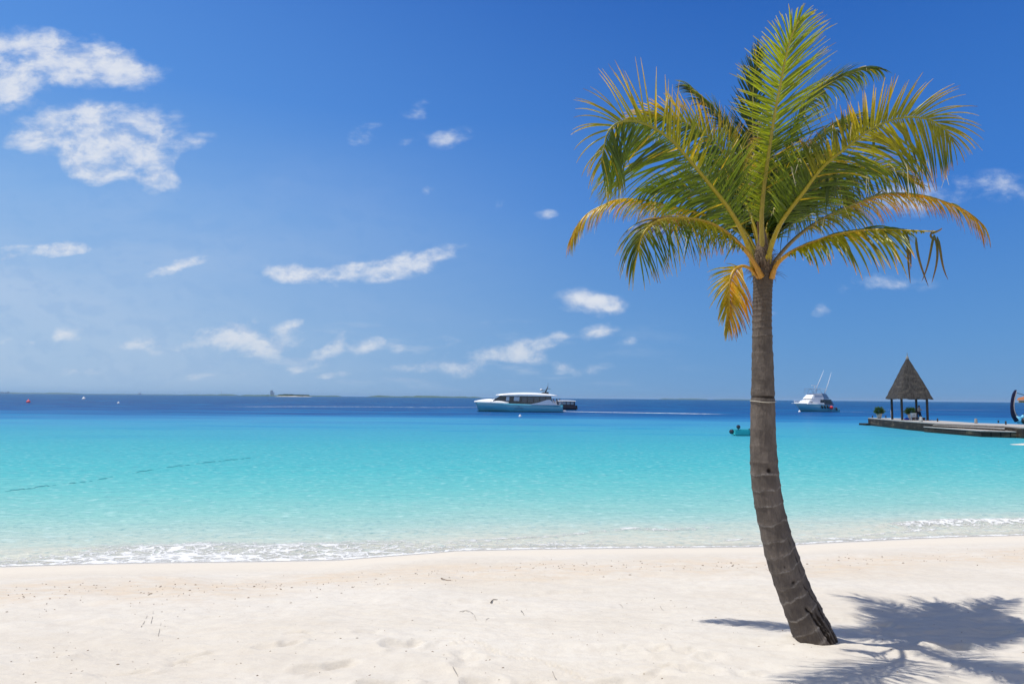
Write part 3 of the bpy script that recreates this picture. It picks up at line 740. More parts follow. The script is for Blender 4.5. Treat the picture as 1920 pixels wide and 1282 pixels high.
# band and wire tied round the trunk
bandd = np.exp(-((yy - 744.5) / 2.6) ** 4); dark += bandd * (.6 + .4 * np.exp(-((ang[None, :] - R(278)) / .5) ** 2)); prof += -.004 * bandd
prof = prof - np.where(tys < 660, .0065, .0025)[:, None]
rfin = rad_[:, None] * (1 + .02 * np.cos(ang * 3 + 1)[None, :] * sstep(tys, 900, 1100)[:, None]) + prof
flare = .012 * sstep(tys, 1150, 1240)[:, None]; rfin = rfin + flare
V = C_[:, None, :] + sidev[:, None, :] * (RX * rfin)[..., None] + back[:, None, :] * (RYd * rfin)[..., None]
me = bpy.data.meshes.new('trunk'); idx = np.arange(NT_ * NA).reshape(NT_, NA); nx = np.roll(idx, -1, 1)
q = np.stack([idx[:-1], nx[:-1], nx[1:], idx[1:]], -1).reshape(-1, 4)
me.vertices.add(NT_ * NA); me.vertices.foreach_set('co', V.astype(np.float32).ravel())
me.loops.add(q.size); me.loops.foreach_set('vertex_index', q.ravel().astype(np.int32)); me.polygons.add(len(q))
me.polygons.foreach_set('loop_start', (np.arange(len(q)) * 4).astype(np.int32)); me.polygons.foreach_set('loop_total', np.full(len(q), 4, np.int32))
me.polygons.foreach_set('use_smooth', np.ones(len(q), bool)); me.update(calc_edges=True)
for k, a in (('scar', pale), ('crack', dark), ('along', yy / 100)):
    at_ = me.attributes.new(k, 'FLOAT', 'POINT'); at_.data.foreach_set('value', a.astype(np.float32).ravel())
mt, t, out = new_mat('palm_bark')
g = t.node('ShaderNodeNewGeometry'); pos = g.outputs['Position']
sc1 = t.node('ShaderNodeAttribute', attribute_name='scar').outputs['Fac']; cr1 = t.node('ShaderNodeAttribute', attribute_name='crack').outputs['Fac']; al = t.node('ShaderNodeAttribute', attribute_name='along').outputs['Fac']
nA = t.noise(t.scalev(pos, (7, 7, 5)), 1, 5, .65, .4); nB = t.noise(t.scalev(pos, (120, 120, 14)), 1, 4, .7); nC = t.noise(pos, 60, 4, .7)
c = t.mix(t.smooth(nA, .35, .68), (.098, .080, .067), (.165, .136, .114))
c = t.mix(t.smooth(nB, .4, .7, 0, .5), c, (.075, .058, .048))
c = t.mix(t.smooth(al, 6.4, 5.2, 0, .55), c, (.11, .08, .055))
c = t.mix(t.math('MULTIPLY', t.smooth(sc1, .25, 1.1, 0, .75), t.smooth(nC, .3, .6)), c, (.30, .27, .24))
c = t.mix(t.smooth(sc1, -.15, -.6, 0, .6), c, (.07, .05, .035))
lich = t.smooth(t.noise(t.scalev(pos, (9, 9, 16)), 1, 5, .7, .8), .62, .74, 0, .35); c = t.mix(lich, c, (.24, .215, .19))
c = t.mix(t.smooth(cr1, .1, .8), c, (.028, .020, .015))
p = t.node('ShaderNodeBsdfPrincipled'); t.l.new(c, p.inputs['Base Color']); p.inputs['Roughness'].default_value = .85; p.inputs['Specular IOR Level'].default_value = .25
bb = t.node('ShaderNodeBump'); bb.inputs['Distance'].default_value = .008; bb.inputs['Strength'].default_value = .8
t.l.new(t.math('ADD', nB, t.math('MULTIPLY', nC, .8)), bb.inputs['Height']); t.l.new(bb.outputs[0], p.inputs['Normal']); t.l.new(p.outputs[0], out.inputs[0])
me.materials.append(mt); trunk = bpy.data.objects.new('trunk', me); COL.objects.link(trunk); PARTS.append(trunk)
wm = pmat('wire', (.5, .46, .38), .5, .1)
i0 = int(np.argmin(abs(tys - 753.5))); w_ = MB()
w_.tube([Vector(C_[i0] + sidev[i0] * math.cos(a) * (rfin[i0].max() + .002) + back[i0] * math.sin(a) * (rfin[i0].max() + .002)) + Vector((0, 0, .006 * math.cos(a * 2))) for a in np.linspace(0, 2 * PI, 40)], .0032, 6)
o = w_.build('tie_wire', wm); PARTS.append(o)
# --- crown heart: fibre and old leaf bases
fm = pmat('palm_fibre', (.14, .095, .06), .9, .4, 30, .8, 90)
h_ = MB(); cc0 = at_y(1431, 512, PY)
prf = [(.070, -.03), (.083, .0), (.092, .03), (.088, .06), (.078, .11), (.068, .17), (.055, .24), (.036, .34), (.012, .46)]
secs = []
for r_, z_ in prf:
    secs.append([cc0 + Vector((math.cos(a) * r_ * (1 + .12 * math.sin(a * 5 + z_ * 30)), math.sin(a) * r_ * (1 + .12 * math.sin(a * 4 + z_ * 22)), z_)) for a in np.linspace(0, 2 * PI, 28, endpoint=False)])
h_.loft(secs, smooth=True)
rr = random.Random(3)
for k in range(170):       # hanging fibres and dry flower stalks
    a = rr.uniform(0, 2 * PI); z0 = rr.uniform(-.03, .22); r_ = .085 - .1 * max(0, z0)
    p0 = cc0 + Vector((math.cos(a) * r_, math.sin(a) * r_, z0)); L = rr.uniform(.04, .15)
    d = Vector((math.cos(a), math.sin(a), rr.uniform(-.6, .5))).normalized(); pts = [p0]
    for q in range(4):
        pts.append(pts[-1] + d * L / 4); d = (d + Vector((rr.uniform(-.3, .3), rr.uniform(-.3, .3), -.3))).normalized()
    h_.tube(pts, [.0028, .0022, .0018, .0012, .0006], 4)
o = h_.build('crown_shaft', fm); PARTS.append(o)
b_ = MB()
for k in range(9):
    a = k * 2.4; r0 = .085
    base = cc0 + Vector((math.cos(a) * r0 * .85, math.sin(a) * r0 * .85, -.01 + .02 * (k % 4))); tipd = Vector((math.cos(a) * .05, math.sin(a) * .05, .07))
    b_.tube([base, base + tipd * .5, base + tipd], [.028, .022, .012], 8, flat=.6)
o = b_.build('leaf_stub', fm); PARTS.append(o)

def F(*a, **k):
    o = frond(None, *a, **k); PARTS.append(o); return o
# towards us on the left, broad side to the camera
F([(1416,515,-.05),(1405,470,-.12),(1388,428,-.28),(1363,387,-.48),(1326,340,-.7),(1294,302,-.86),(1262,266,-1.0),(1225,240,-1.1),(1190,228,-1.2),(1158,231,-1.27),(1139,250,-1.3),(1132,280,-1.32),(1127,305,-1.32)],
  (.15,1,.25), [(.18,.42),(.35,.62),(.6,.70),(.8,.62),(.92,.40),(1,.26)], [(.18,.42),(.4,.50),(.52,.36),(.62,.36),(.74,.46),(.82,.40),(.9,.30),(1,.2)], [(.18,52),(.6,62),(.85,68),(1,25)], [(.18,84),(.45,74),(.62,56),(.85,62),(1,22)],
  (.42,.10), 'green', [(.5,'green'),(.62,'ygreen'),(1,'spiky')], (10,12), seed=1, t0=.2, gapR=.34, rib=.027, tipdroop=.7, bent=.05, label='broad green frond arching left with a spiky yellow upper edge')
# the upright one
F([(1430,505,.0),(1429,455,-.04),(1428,402,-.12),(1433,345,-.24),(1441,290,-.38),(1449,236,-.52),(1455,200,-.62),(1463,160,-.74),(1471,118,-.88),(1479,84,-.98),(1488,58,-1.06),(1498,38,-1.12)],
  (-.1,1,.5), [(.2,.3),(.5,.16),(.56,.2),(.6,.36),(.72,.40),(.85,.33),(.95,.22),(1,.12)], [(.2,.42),(.4,.50),(.6,.50),(.75,.44),(.88,.36),(.96,.2),(1,.12)], [(.2,60),(.58,68),(.75,55),(.9,34),(1,14)], [(.2,70),(.5,60),(.7,52),(.9,38),(1,14)],
  (.05,.10), 'bright', [(.55,'green'),(1,'bright')], (6,10), seed=2, t0=.2, sp=.015, rib=.030, bent=.03, ribcol=((.36,.26,.03),(.33,.30,.04)), label='upright frond with bright yellow-green leaflets at the very top')
# towards us on the right
F([(1438,500,-.05),(1444,470,-.1),(1450,450,-.15),(1463,420,-.3),(1483,391,-.44),(1507,360,-.58),(1535,322,-.72),(1560,298,-.84),(1590,275,-.95),(1625,247,-1.08),(1661,229,-1.17),(1700,220,-1.24),(1740,224,-1.3),(1768,240,-1.33),(1785,262,-1.33)],
  (-.15,1,.25), [(.18,.45),(.38,.42),(.5,.27),(.62,.29),(.8,.31),(.92,.34),(1,.18)], [(.18,.4),(.35,.52),(.6,.58),(.8,.56),(.92,.42),(1,.2)], [(.18,50),(.5,58),(.8,62),(1,20)], [(.18,55),(.5,62),(.8,72),(1,22)],
  (.10,.5), [(.45,'green'),(.6,'ygreen'),(1,'spiky')], [(.6,'green'),(1,'ygreen')], (10,10), seed=3, t0=.2, tipdroop=.6, rib=.027, bent=.13, label='big right frond, its upper leaflets snapped over and bleached')
# right, upper of the two low ones
F([(1447,512,.1),(1455,488,.14),(1485,453,.22),(1517,427,.3),(1548,408,.38),(1577,394,.45),(1632,371,.55),(1673,363,.62),(1728,366,.7),(1782,382,.75),(1815,398,.78),(1840,418,.78)],
  (0,-1,.6), [(.2,.2),(.4,.34),(.6,.30),(.8,.28),(.92,.36),(1,.28)], [(.2,.2),(.4,.30),(.6,.26),(.8,.30),(.92,.32),(1,.26)], (62,16), (42,14),
  (.9,1.1), [(.45,'ygreen'),(1,'orange')], 'ygreen', (0,-30), seed=4, t0=.22, rib=.024, bent=.05, ribcol=((.22,.14,.05),YELG), gaps=.12, label='low right frond with orange hanging leaflets')
# right, the lowest, with the broken end
f5 = F([(1447,522,-.08),(1452,505,-.12),(1464,488,-.22),(1490,469,-.38),(1528,453,-.56),(1564,441,-.72),(1618,432,-.9),(1673,431,-1.06),(1722,433,-1.18),(1755,434,-1.24)],
  (0,-1,.6), [(.18,.14),(.3,.30),(.5,.44),(.7,.48),(.8,.36),(.86,.06),(1,0)], [(.18,.2),(.4,.32),(.6,.30),(.8,.22),(.86,.03),(1,0)], (48,44), (34,28),
  (.45,.7), 'ygreen', 'green', (0,-20), seed=5, t0=.2, width=.026, sp=.024, rib=.029, bent=.03, label='lowest right frond, its end broken with a few long leaflets hanging', ribcol=(ORG, YEL))
hb = MB()
for k, (x0, y0, x1, y1) in enumerate([(1700,436,1702,505),(1702,440,1712,532),(1720,444,1742,538),(1752,440,1719,528),(1750,442,1747,530),(1754,445,1790,524),(1755,452,1751,430),(1748,438,1756,428)]):
    strip_leaf(hb, at_y(x0, y0, PY - 1.16 - .02 * k), at_y(x1, y1, PY - 1.18 - .02 * k), .019, ((.07, .08, .015), (.15, .085, .03)), seed=k)
o = hb.build('hanging_leaflets', LEAF, f5, attr=True)
# left, yellow one reaching far
F([(1424,500,.1),(1405,455,.18),(1370,425,.3),(1320,402,.42),(1263,388,.52),(1214,377,.6),(1167,373,.66),(1132,384,.7),(1100,402,.72),(1082,425,.72),(1072,444,.72)],
  (0,-.5,.85), [(.2,.2),(.45,.22),(.6,.3),(.75,.34),(.88,.3),(1,.2)], [(.2,.22),(.45,.26),(.6,.32),(.75,.32),(.88,.28),(1,.2)], (40,14), (66,20),
  (1.2,.8), 'orange', 'yellow', (-30,0), seed=6, t0=.3, bent=.04, gaps=.1, ribcol=(YELG, YEL), label='yellow frond reaching farthest left')
# left, low, fanning down
F([(1428,520,-.1),(1416,497,-.14),(1402,475,-.26),(1378,450,-.42),(1350,428,-.6),(1320,415,-.76),(1280,409,-.94),(1241,412,-1.08),(1217,425,-1.15),(1203,445,-1.18),(1197,470,-1.18)],
  (0,-1,.6), [(.2,.14),(.4,.30),(.6,.34),(.75,.36),(.88,.38),(1,.28)], [(.2,.2),(.4,.34),(.6,.44),(.8,.42),(.92,.38),(1,.26)], [(.2,30),(.6,34),(.8,44),(1,16)], [(.2,50),(.7,66),(.9,62),(1,26)],
  (.9,.2), [(.5,'ygreen'),(.8,'brown'),(1,'mid')], [(.6,'ygreen'),(1,'mid')], (-36,0), seed=7, t0=.2, tipdroop=.1, rib=.028, bent=.05, ribcol=(ORG, YEL), label='low left frond fanning its dark tips downwards')
# small orange one hanging beside the trunk
F([(1422,520,-.06),(1408,505,-.1),(1392,499,-.14),(1376,508,-.2),(1368,530,-.24),(1367,560,-.26),(1367,592,-.26),(1366,612,-.25)],
  (-.2,-1,.3), [(.2,.1),(.35,.24),(.6,.26),(.85,.2),(1,.12)], [(.2,.34),(.35,.42),(.6,.36),(.85,.24),(1,.12)], [(.2,50),(.6,34),(1,10)], [(.2,62),(.6,46),(1,12)],
  (.35,.55), 'yellow', 'orange', (5,5), seed=8, t0=.28, sp=.018, rib=.022, bent=.04, ribcol=(ORG, YEL), label='small orange frond hanging left of the trunk')
# behind: narrow folded frond upper left
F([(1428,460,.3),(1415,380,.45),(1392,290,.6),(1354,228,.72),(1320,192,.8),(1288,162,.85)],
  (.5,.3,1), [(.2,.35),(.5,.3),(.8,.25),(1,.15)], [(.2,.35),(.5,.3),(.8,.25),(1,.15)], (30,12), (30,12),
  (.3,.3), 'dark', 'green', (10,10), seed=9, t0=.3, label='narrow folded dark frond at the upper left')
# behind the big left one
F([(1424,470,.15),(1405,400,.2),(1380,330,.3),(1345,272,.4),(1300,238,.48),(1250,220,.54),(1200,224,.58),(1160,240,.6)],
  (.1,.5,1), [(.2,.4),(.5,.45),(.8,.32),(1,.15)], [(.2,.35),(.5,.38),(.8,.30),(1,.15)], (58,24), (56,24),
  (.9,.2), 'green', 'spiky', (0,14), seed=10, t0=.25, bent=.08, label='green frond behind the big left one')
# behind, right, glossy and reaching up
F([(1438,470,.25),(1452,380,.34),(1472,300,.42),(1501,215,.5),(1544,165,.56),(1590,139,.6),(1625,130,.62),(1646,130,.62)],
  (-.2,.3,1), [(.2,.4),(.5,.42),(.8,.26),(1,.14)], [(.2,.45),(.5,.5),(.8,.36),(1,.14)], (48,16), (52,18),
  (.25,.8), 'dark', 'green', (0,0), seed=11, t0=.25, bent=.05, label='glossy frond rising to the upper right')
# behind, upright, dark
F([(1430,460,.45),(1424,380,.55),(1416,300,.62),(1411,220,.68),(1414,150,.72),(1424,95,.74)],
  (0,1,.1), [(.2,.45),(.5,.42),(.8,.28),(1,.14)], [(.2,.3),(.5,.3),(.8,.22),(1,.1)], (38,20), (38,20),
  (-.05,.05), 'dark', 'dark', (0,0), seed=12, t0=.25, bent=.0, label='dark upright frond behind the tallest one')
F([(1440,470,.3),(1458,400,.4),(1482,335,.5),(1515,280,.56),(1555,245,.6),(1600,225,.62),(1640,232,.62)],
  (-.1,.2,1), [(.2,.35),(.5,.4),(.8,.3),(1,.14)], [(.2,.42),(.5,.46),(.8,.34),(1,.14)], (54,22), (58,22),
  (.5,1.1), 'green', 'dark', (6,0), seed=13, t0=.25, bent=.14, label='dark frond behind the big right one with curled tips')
# dying one in the middle, curled pale leaflets
F([(1426,470,.06),(1422,410,.0),(1426,350,-.12),(1433,290,-.25),(1440,240,-.32),(1445,212,-.32)],
  (0,1,.1), [(.2,.1),(.5,.26),(.8,.24),(1,.12)], [(.2,.0),(.5,.03),(1,.03)], (72,60), (60,40),
  (1.5,1.0), 'brown', 'brown', (24,0), seed=14, t0=.3, width=.011, curl=1.2, jit=2.2, bent=.35, ribcol=(BRN, BRN), gaps=.25, label='withered frond in the middle with curled brown leaflets')
# fillers filling out the heart
F([(1424,480,.1),(1395,430,.2),(1350,385,.3),(1300,360,.4),(1250,352,.48),(1205,360,.52)],
  (.1,.6,1), [(.2,.45),(.5,.48),(.8,.34),(1,.15)], [(.2,.38),(.5,.40),(.8,.28),(1,.15)], (56,26), (54,26),
  (.9,.3), 'green', 'green', (0,8), seed=15, t0=.2, label='green frond behind the left rib')
F([(1436,480,.1),(1465,420,.2),(1510,370,.3),(1565,335,.4),(1625,318,.46),(1680,322,.5),(1715,345,.5)],
  (-.1,.6,1), [(.2,.36),(.5,.38),(.8,.28),(1,.15)], [(.2,.45),(.5,.48),(.8,.34),(1,.15)], (56,26), (56,26),
  (.3,.9), 'ygreen', 'green', (6,0), seed=16, t0=.2, label='green frond behind the right rib')
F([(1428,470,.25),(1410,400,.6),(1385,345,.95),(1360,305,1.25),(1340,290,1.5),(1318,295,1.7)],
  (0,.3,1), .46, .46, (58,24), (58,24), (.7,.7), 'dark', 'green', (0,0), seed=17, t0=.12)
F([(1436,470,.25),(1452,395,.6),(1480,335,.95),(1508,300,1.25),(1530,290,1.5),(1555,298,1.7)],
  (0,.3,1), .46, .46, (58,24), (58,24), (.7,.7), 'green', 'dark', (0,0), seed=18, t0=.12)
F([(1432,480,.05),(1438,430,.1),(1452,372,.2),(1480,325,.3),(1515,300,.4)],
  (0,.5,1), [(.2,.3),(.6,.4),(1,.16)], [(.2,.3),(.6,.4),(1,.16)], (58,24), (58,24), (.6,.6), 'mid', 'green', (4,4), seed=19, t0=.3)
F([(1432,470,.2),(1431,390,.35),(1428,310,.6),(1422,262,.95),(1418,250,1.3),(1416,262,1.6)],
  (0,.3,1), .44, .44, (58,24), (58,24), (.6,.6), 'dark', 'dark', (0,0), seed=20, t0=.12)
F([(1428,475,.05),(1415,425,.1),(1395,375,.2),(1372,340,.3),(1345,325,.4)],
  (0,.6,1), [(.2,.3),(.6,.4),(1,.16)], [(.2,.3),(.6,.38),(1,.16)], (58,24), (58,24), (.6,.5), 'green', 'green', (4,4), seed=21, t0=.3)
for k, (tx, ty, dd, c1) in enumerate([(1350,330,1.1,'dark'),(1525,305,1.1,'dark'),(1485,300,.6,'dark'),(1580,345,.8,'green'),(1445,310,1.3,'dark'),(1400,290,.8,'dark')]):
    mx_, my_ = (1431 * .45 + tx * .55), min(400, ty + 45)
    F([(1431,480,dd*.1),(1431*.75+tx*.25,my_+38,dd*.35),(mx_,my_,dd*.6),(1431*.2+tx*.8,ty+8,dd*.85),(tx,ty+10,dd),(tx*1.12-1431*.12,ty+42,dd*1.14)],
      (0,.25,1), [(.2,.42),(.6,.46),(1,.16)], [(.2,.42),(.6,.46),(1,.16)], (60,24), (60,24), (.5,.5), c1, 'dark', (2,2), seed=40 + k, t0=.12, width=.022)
# folded dark leaflets hanging from the right rib
for k, (x0, y0, x1, y1) in enumerate([(1548,296,1543,400),(1550,298,1558,392),(1547,300,1538,352),(1636,238,1628,300),(1552,300,1565,372)]):
    hb = MB(); strip_leaf(hb, at_y(x0, y0, PY - .6), at_y(x1, y1, PY - .62), .03, (DARK, (.07, .10, .02)), seed=k)
    PARTS.append(hb.build('folded_leaflet', LEAF, None, attr=True))
for o in PARTS:
    if o.parent is None:
        o.data.transform(Matrix.Translation(-base_p)); o.parent = palm
        for ch in o.children: ch.data.transform(Matrix.Translation(-base_p))

# ------------------------------------------------------------------ jetty
WOODW = None
def jetty_mats():
    mt, t, out = new_mat('jetty_boards')
    g = t.node('ShaderNodeNewGeometry'); pos = g.outputs['Position']; s_ = t.node('ShaderNodeSeparateXYZ'); t.l.new(pos, s_.inputs[0])
    run = t.math('ADD', t.math('MULTIPLY', s_.outputs[0], .97), s_.outputs[1])
    saw = t.math('FRACT', t.math('MULTIPLY', run, 4.2)); gap = t.math('LESS_THAN', saw, .14)
    per = t.noise(t.comb(t.math('FLOOR', t.math('MULTIPLY', run, 4.2)), 0, 0), 3.3, 1)
    n = t.noise(t.scalev(pos, (.5, .5, 1.6)), 1, 6, .7)
    c = t.ramp(n, [(.32, (.022, .020, .019)), (.52, (.05, .041, .033)), (.66, (.19, .145, .095))])
    c = t.mix(1.0, c, t.ramp(per, [(.25, (.65, .66, .7)), (.75, (1.25, 1.2, 1.15))]), 'MULTIPLY')
    wetl = t.smooth(s_.outputs[2], .35, .08); c = t.mix(t.math('MULTIPLY', wetl, .8), c, (.02, .025, .022))
    c = t.mix(gap, c, (.012, .011, .01))
    p = t.node('ShaderNodeBsdfPrincipled'); t.l.new(c, p.inputs['Base Color']); p.inputs['Roughness'].default_value = .8; p.inputs['Specular IOR Level'].default_value = .2; t.l.new(p.outputs[0], out.inputs[0])
    return mt
BOARDS = jetty_mats()
DECKM = pmat('deck_planks', (.37, .345, .32), .85, .18, 3.0, .3, 30, stretch=(1, 5, 1))
DARKW = pmat('dark_post_wood', (.032, .024, .02), .7, .2, 8)
def wall_mesh(mb, pts, z0, z1, th=.12):
    """vertical boarded wall along a polyline, with thickness"""
    for (a, b) in zip(pts[:-1], pts[1:]):
        d = Vector((b[0] - a[0], b[1] - a[1], 0)); n = Vector((d.y, -d.x, 0)).normalized() * th
        mb.prism_xy([(a[0], a[1]), (b[0], b[1]), (b[0] + n.x, b[1] + n.y), (a[0] + n.x, a[1] + n.y)][::-1], z0, z1)
def P2(px, py, z): 
    p = at_z(px, py, z); return (p.x, p.y)
ZD, ZL = .93, .55
fr0 = P2(1628, 797, 0); fr1 = P2(1700, 805.5, 0); fr2 = (40.95, 66.0); fr3 = (43.35, 60.4); fr4 = (42.6, 57.2)
deck = [fr0, fr1, fr2, fr3, fr4, (60, 44), (64, 54), (48.2, 64.0), (45.9, 67.5), (46.8, 75.0), (47.8, 83.2)]
jet = empty('jetty', (43.0, 66.0, 0)); tag(jet, 'weathered wooden boat jetty with pale deck and dark boarded sides', 'jetty')
def attach(o, root):
    o.data.transform(Matrix.Translation(-root.location)); o.parent = root
    return o
b = MB(); b.prism_xy(deck[::-1], ZD - .10, ZD); attach(b.build('deck', DECKM), jet)
inset = [(x + .10, y) for x, y in (fr0, fr1, fr2, fr3, fr4)]
b = MB(); wall_mesh(b, [fr0, fr1, fr2, fr3, fr4, (60, 44)], -1.2, ZD - .103, -.10); wall_mesh(b, [(47.8, 83.2), fr0], -1.2, ZD - .103, -.10)
attach(b.build('side_boards', BOARDS), jet)
lp0 = (40.55, 67.6); lp1 = P2(1840, 819, 0); lp2 = (42.55, 57.9)
b = MB(); b.prism_xy([lp0, lp1, lp2, (43.2, 60.4), (41.1, 66.9)][::-1], ZL - .08, ZL); attach(b.build('lower_platform', DECKM), jet)
b = MB(); b.prism_xy([(lp0[0] + .04, lp0[1] - .04), (lp1[0] + .05, lp1[1] + .03), (lp2[0], lp2[1] + .03), (43.1, 60.4), (41.1, 66.9)][::-1], -1.2, ZL - .083); attach(b.build('platform_skirt', BOARDS), jet)
b = MB(); b.prism_xy([(40.78, 66.4), (42.35, 59.0), (43.1, 60.0), (41.0, 66.4)][::-1], ZL + .003, ZL + .14); sr_ = attach(b.build('riser', BOARDS), jet)
b = MB(); b.prism_xy([(40.76, 66.42), (42.33, 58.97), (43.1, 60.0), (41.0, 66.42)][::-1], ZL + .143, ZL + .20); attach(b.build('step', DECKM), jet)
b = MB(); q0 = at_z(1614, 797, .25); q1 = at_z(1630, 798.5, .25)
b.box((44.25, 85.1, .12), (1.5, 1.7, .22)); attach(b.build('landing_step', BOARDS), jet)
for k, (x, y, h) in enumerate([(1758, 790, .32), (1886, 796, .34), (1636, 783, .28), (1661, 783.5, .3), (1872, 792.5, .25)]):
    p = at_z(x, y, ZD); b = MB(); b.lathe([(.001, h), (.06, h), (.07, h - .03), (.06, 0)], (p.x, p.y, ZD), 10); attach(b.build('mooring_cleat', DARKW), jet)
def bollard(px, py, mat, label, h=.55, r=.17):
    p = at_z(px, py, ZD); b = MB(); b.lathe([(.001, h), (r * .9, h), (r, h - .05), (r, h * .55), (r * 1.12, h * .5), (r * 1.12, 0)], (0, 0, 0), 14)
    o = b.build('bollard', mat); o.location = (p.x, p.y, ZD); tag(o, label, 'bollard', 'bollards along the jetty'); return o
PLAST = pmat('chalky_paint', (.36, .36, .34), .7, .12)
bollard(1727, 790.5, PLAST, 'pale grey bollard at the jetty edge in front of the thatched shelter', .5, .14)
bollard(1830, 793.5, pmat('concrete_post', (.26, .24, .22), .9, .15), 'grey bollard alone midway along the jetty', .46, .12)

# ------------------------------------------------------------------ thatched shelter
sh = empty('thatched_shelter', (44.45, 76.6, ZD), R(-7.6)); tag(sh, 'open shelter on the jetty with a steep pointed thatch roof on four dark posts', 'shelter')
mt, t, out = new_mat('thatch')
tcn = t.node('ShaderNodeTexCoord'); vec = tcn.outputs['Object']
n1_ = t.noise(t.scalev(vec, (7, 7, 1.2)), 1, 5, .65); n2_ = t.noise(t.scalev(vec, (1.1, 1.1, 3.2)), 1, 4, .6); n3_ = t.noise(t.scalev(vec, (30, 30, 4)), 1, 3, .7)
c = t.ramp(n1_, [(.3, (.03, .027, .026)), (.7, (.10, .09, .083))]); c = t.mix(t.smooth(n2_, .5, .7, 0, .6), c, (.13, .112, .094)); c = t.mix(t.smooth(n3_, .55, .75, 0, .6), c, (.20, .175, .145))
p = t.node('ShaderNodeBsdfPrincipled'); t.l.new(c, p.inputs['Base Color']); p.inputs['Roughness'].default_value = .95; p.inputs['Specular IOR Level'].default_value = .1
bb = t.node('ShaderNodeBump'); bb.inputs['Distance'].default_value = .08; bb.inputs['Strength'].default_value = 1; t.l.new(t.math('ADD', n1_, n3_), bb.inputs['Height']); t.l.new(bb.outputs[0], p.inputs['Normal']); t.l.new(p.outputs[0], out.inputs[0])
b = MB(); hf = 1.87; ZE, ZA = 3.26 - ZD, 8.1 - ZD
def roof_sec(r_, z_, nn=11, jag=0.0):
    pts = []; rr = random.Random(int(z_ * 100))
    for (x0, y0), (x1, y1) in zip([(-1, -1), (1, -1), (1, 1), (-1, 1)], [(1, -1), (1, 1), (-1, 1), (-1, -1)]):
        for k in range(nn):
            f = k / nn; rnd_ = .94 if k == 0 else 1
            pts.append(Vector(((x0 + (x1 - x0) * f) * r_ * rnd_ + rr.uniform(-.03, .03) * min(1, r_), (y0 + (y1 - y0) * f) * r_ * rnd_ + rr.uniform(-.03, .03) * min(1, r_), z_ + rr.uniform(-1, 1) * jag)))
    return pts
secs = [roof_sec(hf * .80, ZE + .28), roof_sec(hf * .97, ZE - .02, jag=.05), roof_sec(hf, ZE, jag=.06), roof_sec(hf * .975, ZE + .14, jag=.02)]
for k in range(1, 15):
    f = k / 14; secs.append(roof_sec(hf * ((1 - f) ** .96 * .955 + .02), ZE + .14 + (ZA - ZE - .14) * (f * .955), jag=.012))
b.loft(secs, smooth=False); attachless = b.build('roof', mt, sh)
b = MB(); b.lathe([(.17, -.22), (.13, .02), (.05, .08), (.035, .25), (.012, .52)], (0, 0, ZA - .16), 10); b.build('finial', pmat('cap', (.20, .185, .17), .8), attachless)
a2 = 1.305
for i, j in ((-1, -1), (1, -1), (1, 1), (-1, 1)):
    b = MB(); b.box((i * a2, j * a2, (ZE + .25) / 2), (.19, .19, ZE + .25)); b.build('post', DARKW, sh, bevel=.01)
b = MB()
for i in (-1, 1):
    b.box((i * a2, 0, ZE + .12), (.12, 2 * a2 - .2, .16)); b.box((0, i * a2, ZE + .12), (2 * a2 - .2, .12, .16))
b.build('beam', DARKW, sh)
b = MB(); b.box((.55, -.9, .26), (1.3, .42, .09)); b.box((.02, -.9, .107), (.1, .38, .21)); b.box((1.08, -.9, .107), (.1, .38, .21)); 
bn = b.build('wooden_bench', pmat('bench_wood', (.10, .045, .025), .6)); 
bn.location = sh.matrix_basis @ Vector((0, 0, 0)); bn.rotation_euler = (0, 0, R(-7.6)); tag(bn, 'low dark red-brown bench under the thatched shelter', 'bench')

# plants in pots
LEAFB = pmat('bush_leaf', (.055, .12, .018), .5, .45, 5, spec=.4)
POT = pmat('pot_stone', (.42, .39, .35), .8, .12, 5)
def pot_plant(px, py, label, sc=1.0, yshift=0):
    p = at_z(px, py, ZD); r_ = empty('potted_bush', (p.x, p.y + yshift, ZD)); tag(r_, label, 'potted plant', 'potted bushes on the jetty')
    b = MB(); b.lathe([(.001, .01), (.20, 0), (.24, .06), (.34, .34), (.39, .60), (.42, .66), (.42, .72), (.36, .72), (.34, .66), (.001, .64)], (0, 0, 0), 20); 
    pt = b.build('pot', POT, r_)
    b = MB(); rr = random.Random(px)
    for k in range(2600):
        th = rr.uniform(0, 2 * PI); ph = math.acos(rr.uniform(-.8, 1)); rad = rr.uniform(.25, 1) ** .5
        bump_ = 1 + .2 * math.sin(th * 3 + px) + .14 * math.sin(ph * 5 + th * 2)
        d = Vector((math.sin(ph) * math.cos(th) * .62, math.sin(ph) * math.sin(th) * .62, math.cos(ph) * .50)) * rad * bump_
        c_ = d + Vector((0, 0, 1.02)); ax = (d.normalized() + Vector((rr.uniform(-.6, .6), rr.uniform(-.6, .6), rr.uniform(-.2, .8)))).normalized()
        w = ax.cross(Vector((rr.uniform(-1, 1), rr.uniform(-1, 1), rr.uniform(-1, 1)))).normalized() * .028; L = ax * rr.uniform(.10, .17)
        b.add([c_ - w, c_ + L * .5 - w * .6 , c_ + L, c_ + w], [(0, 1, 2, 3)])
    b.build('foliage', LEAFB, r_)
    b = MB()
    for k in range(7):
        a = k * .9; b.tube([(0, 0, .6), (math.cos(a) * .15, math.sin(a) * .15, .85), (math.cos(a) * .3, math.sin(a) * .3, 1.1)], [.02, .015, .006], 5)
    b.build('stem', DARKW, r_)
    r_.scale = (sc, sc, sc)
    return r_
pot_plant(1648.5, 784.2, 'green bush in a pale pot standing outside at the seaward end of the jetty', .86)
pot_plant(1708, 785.8, 'green bush in a pale pot standing under the thatched roof', .88)
WHITE = pmat('white_paint', (.72, .72, .71), .45, .04, 3)
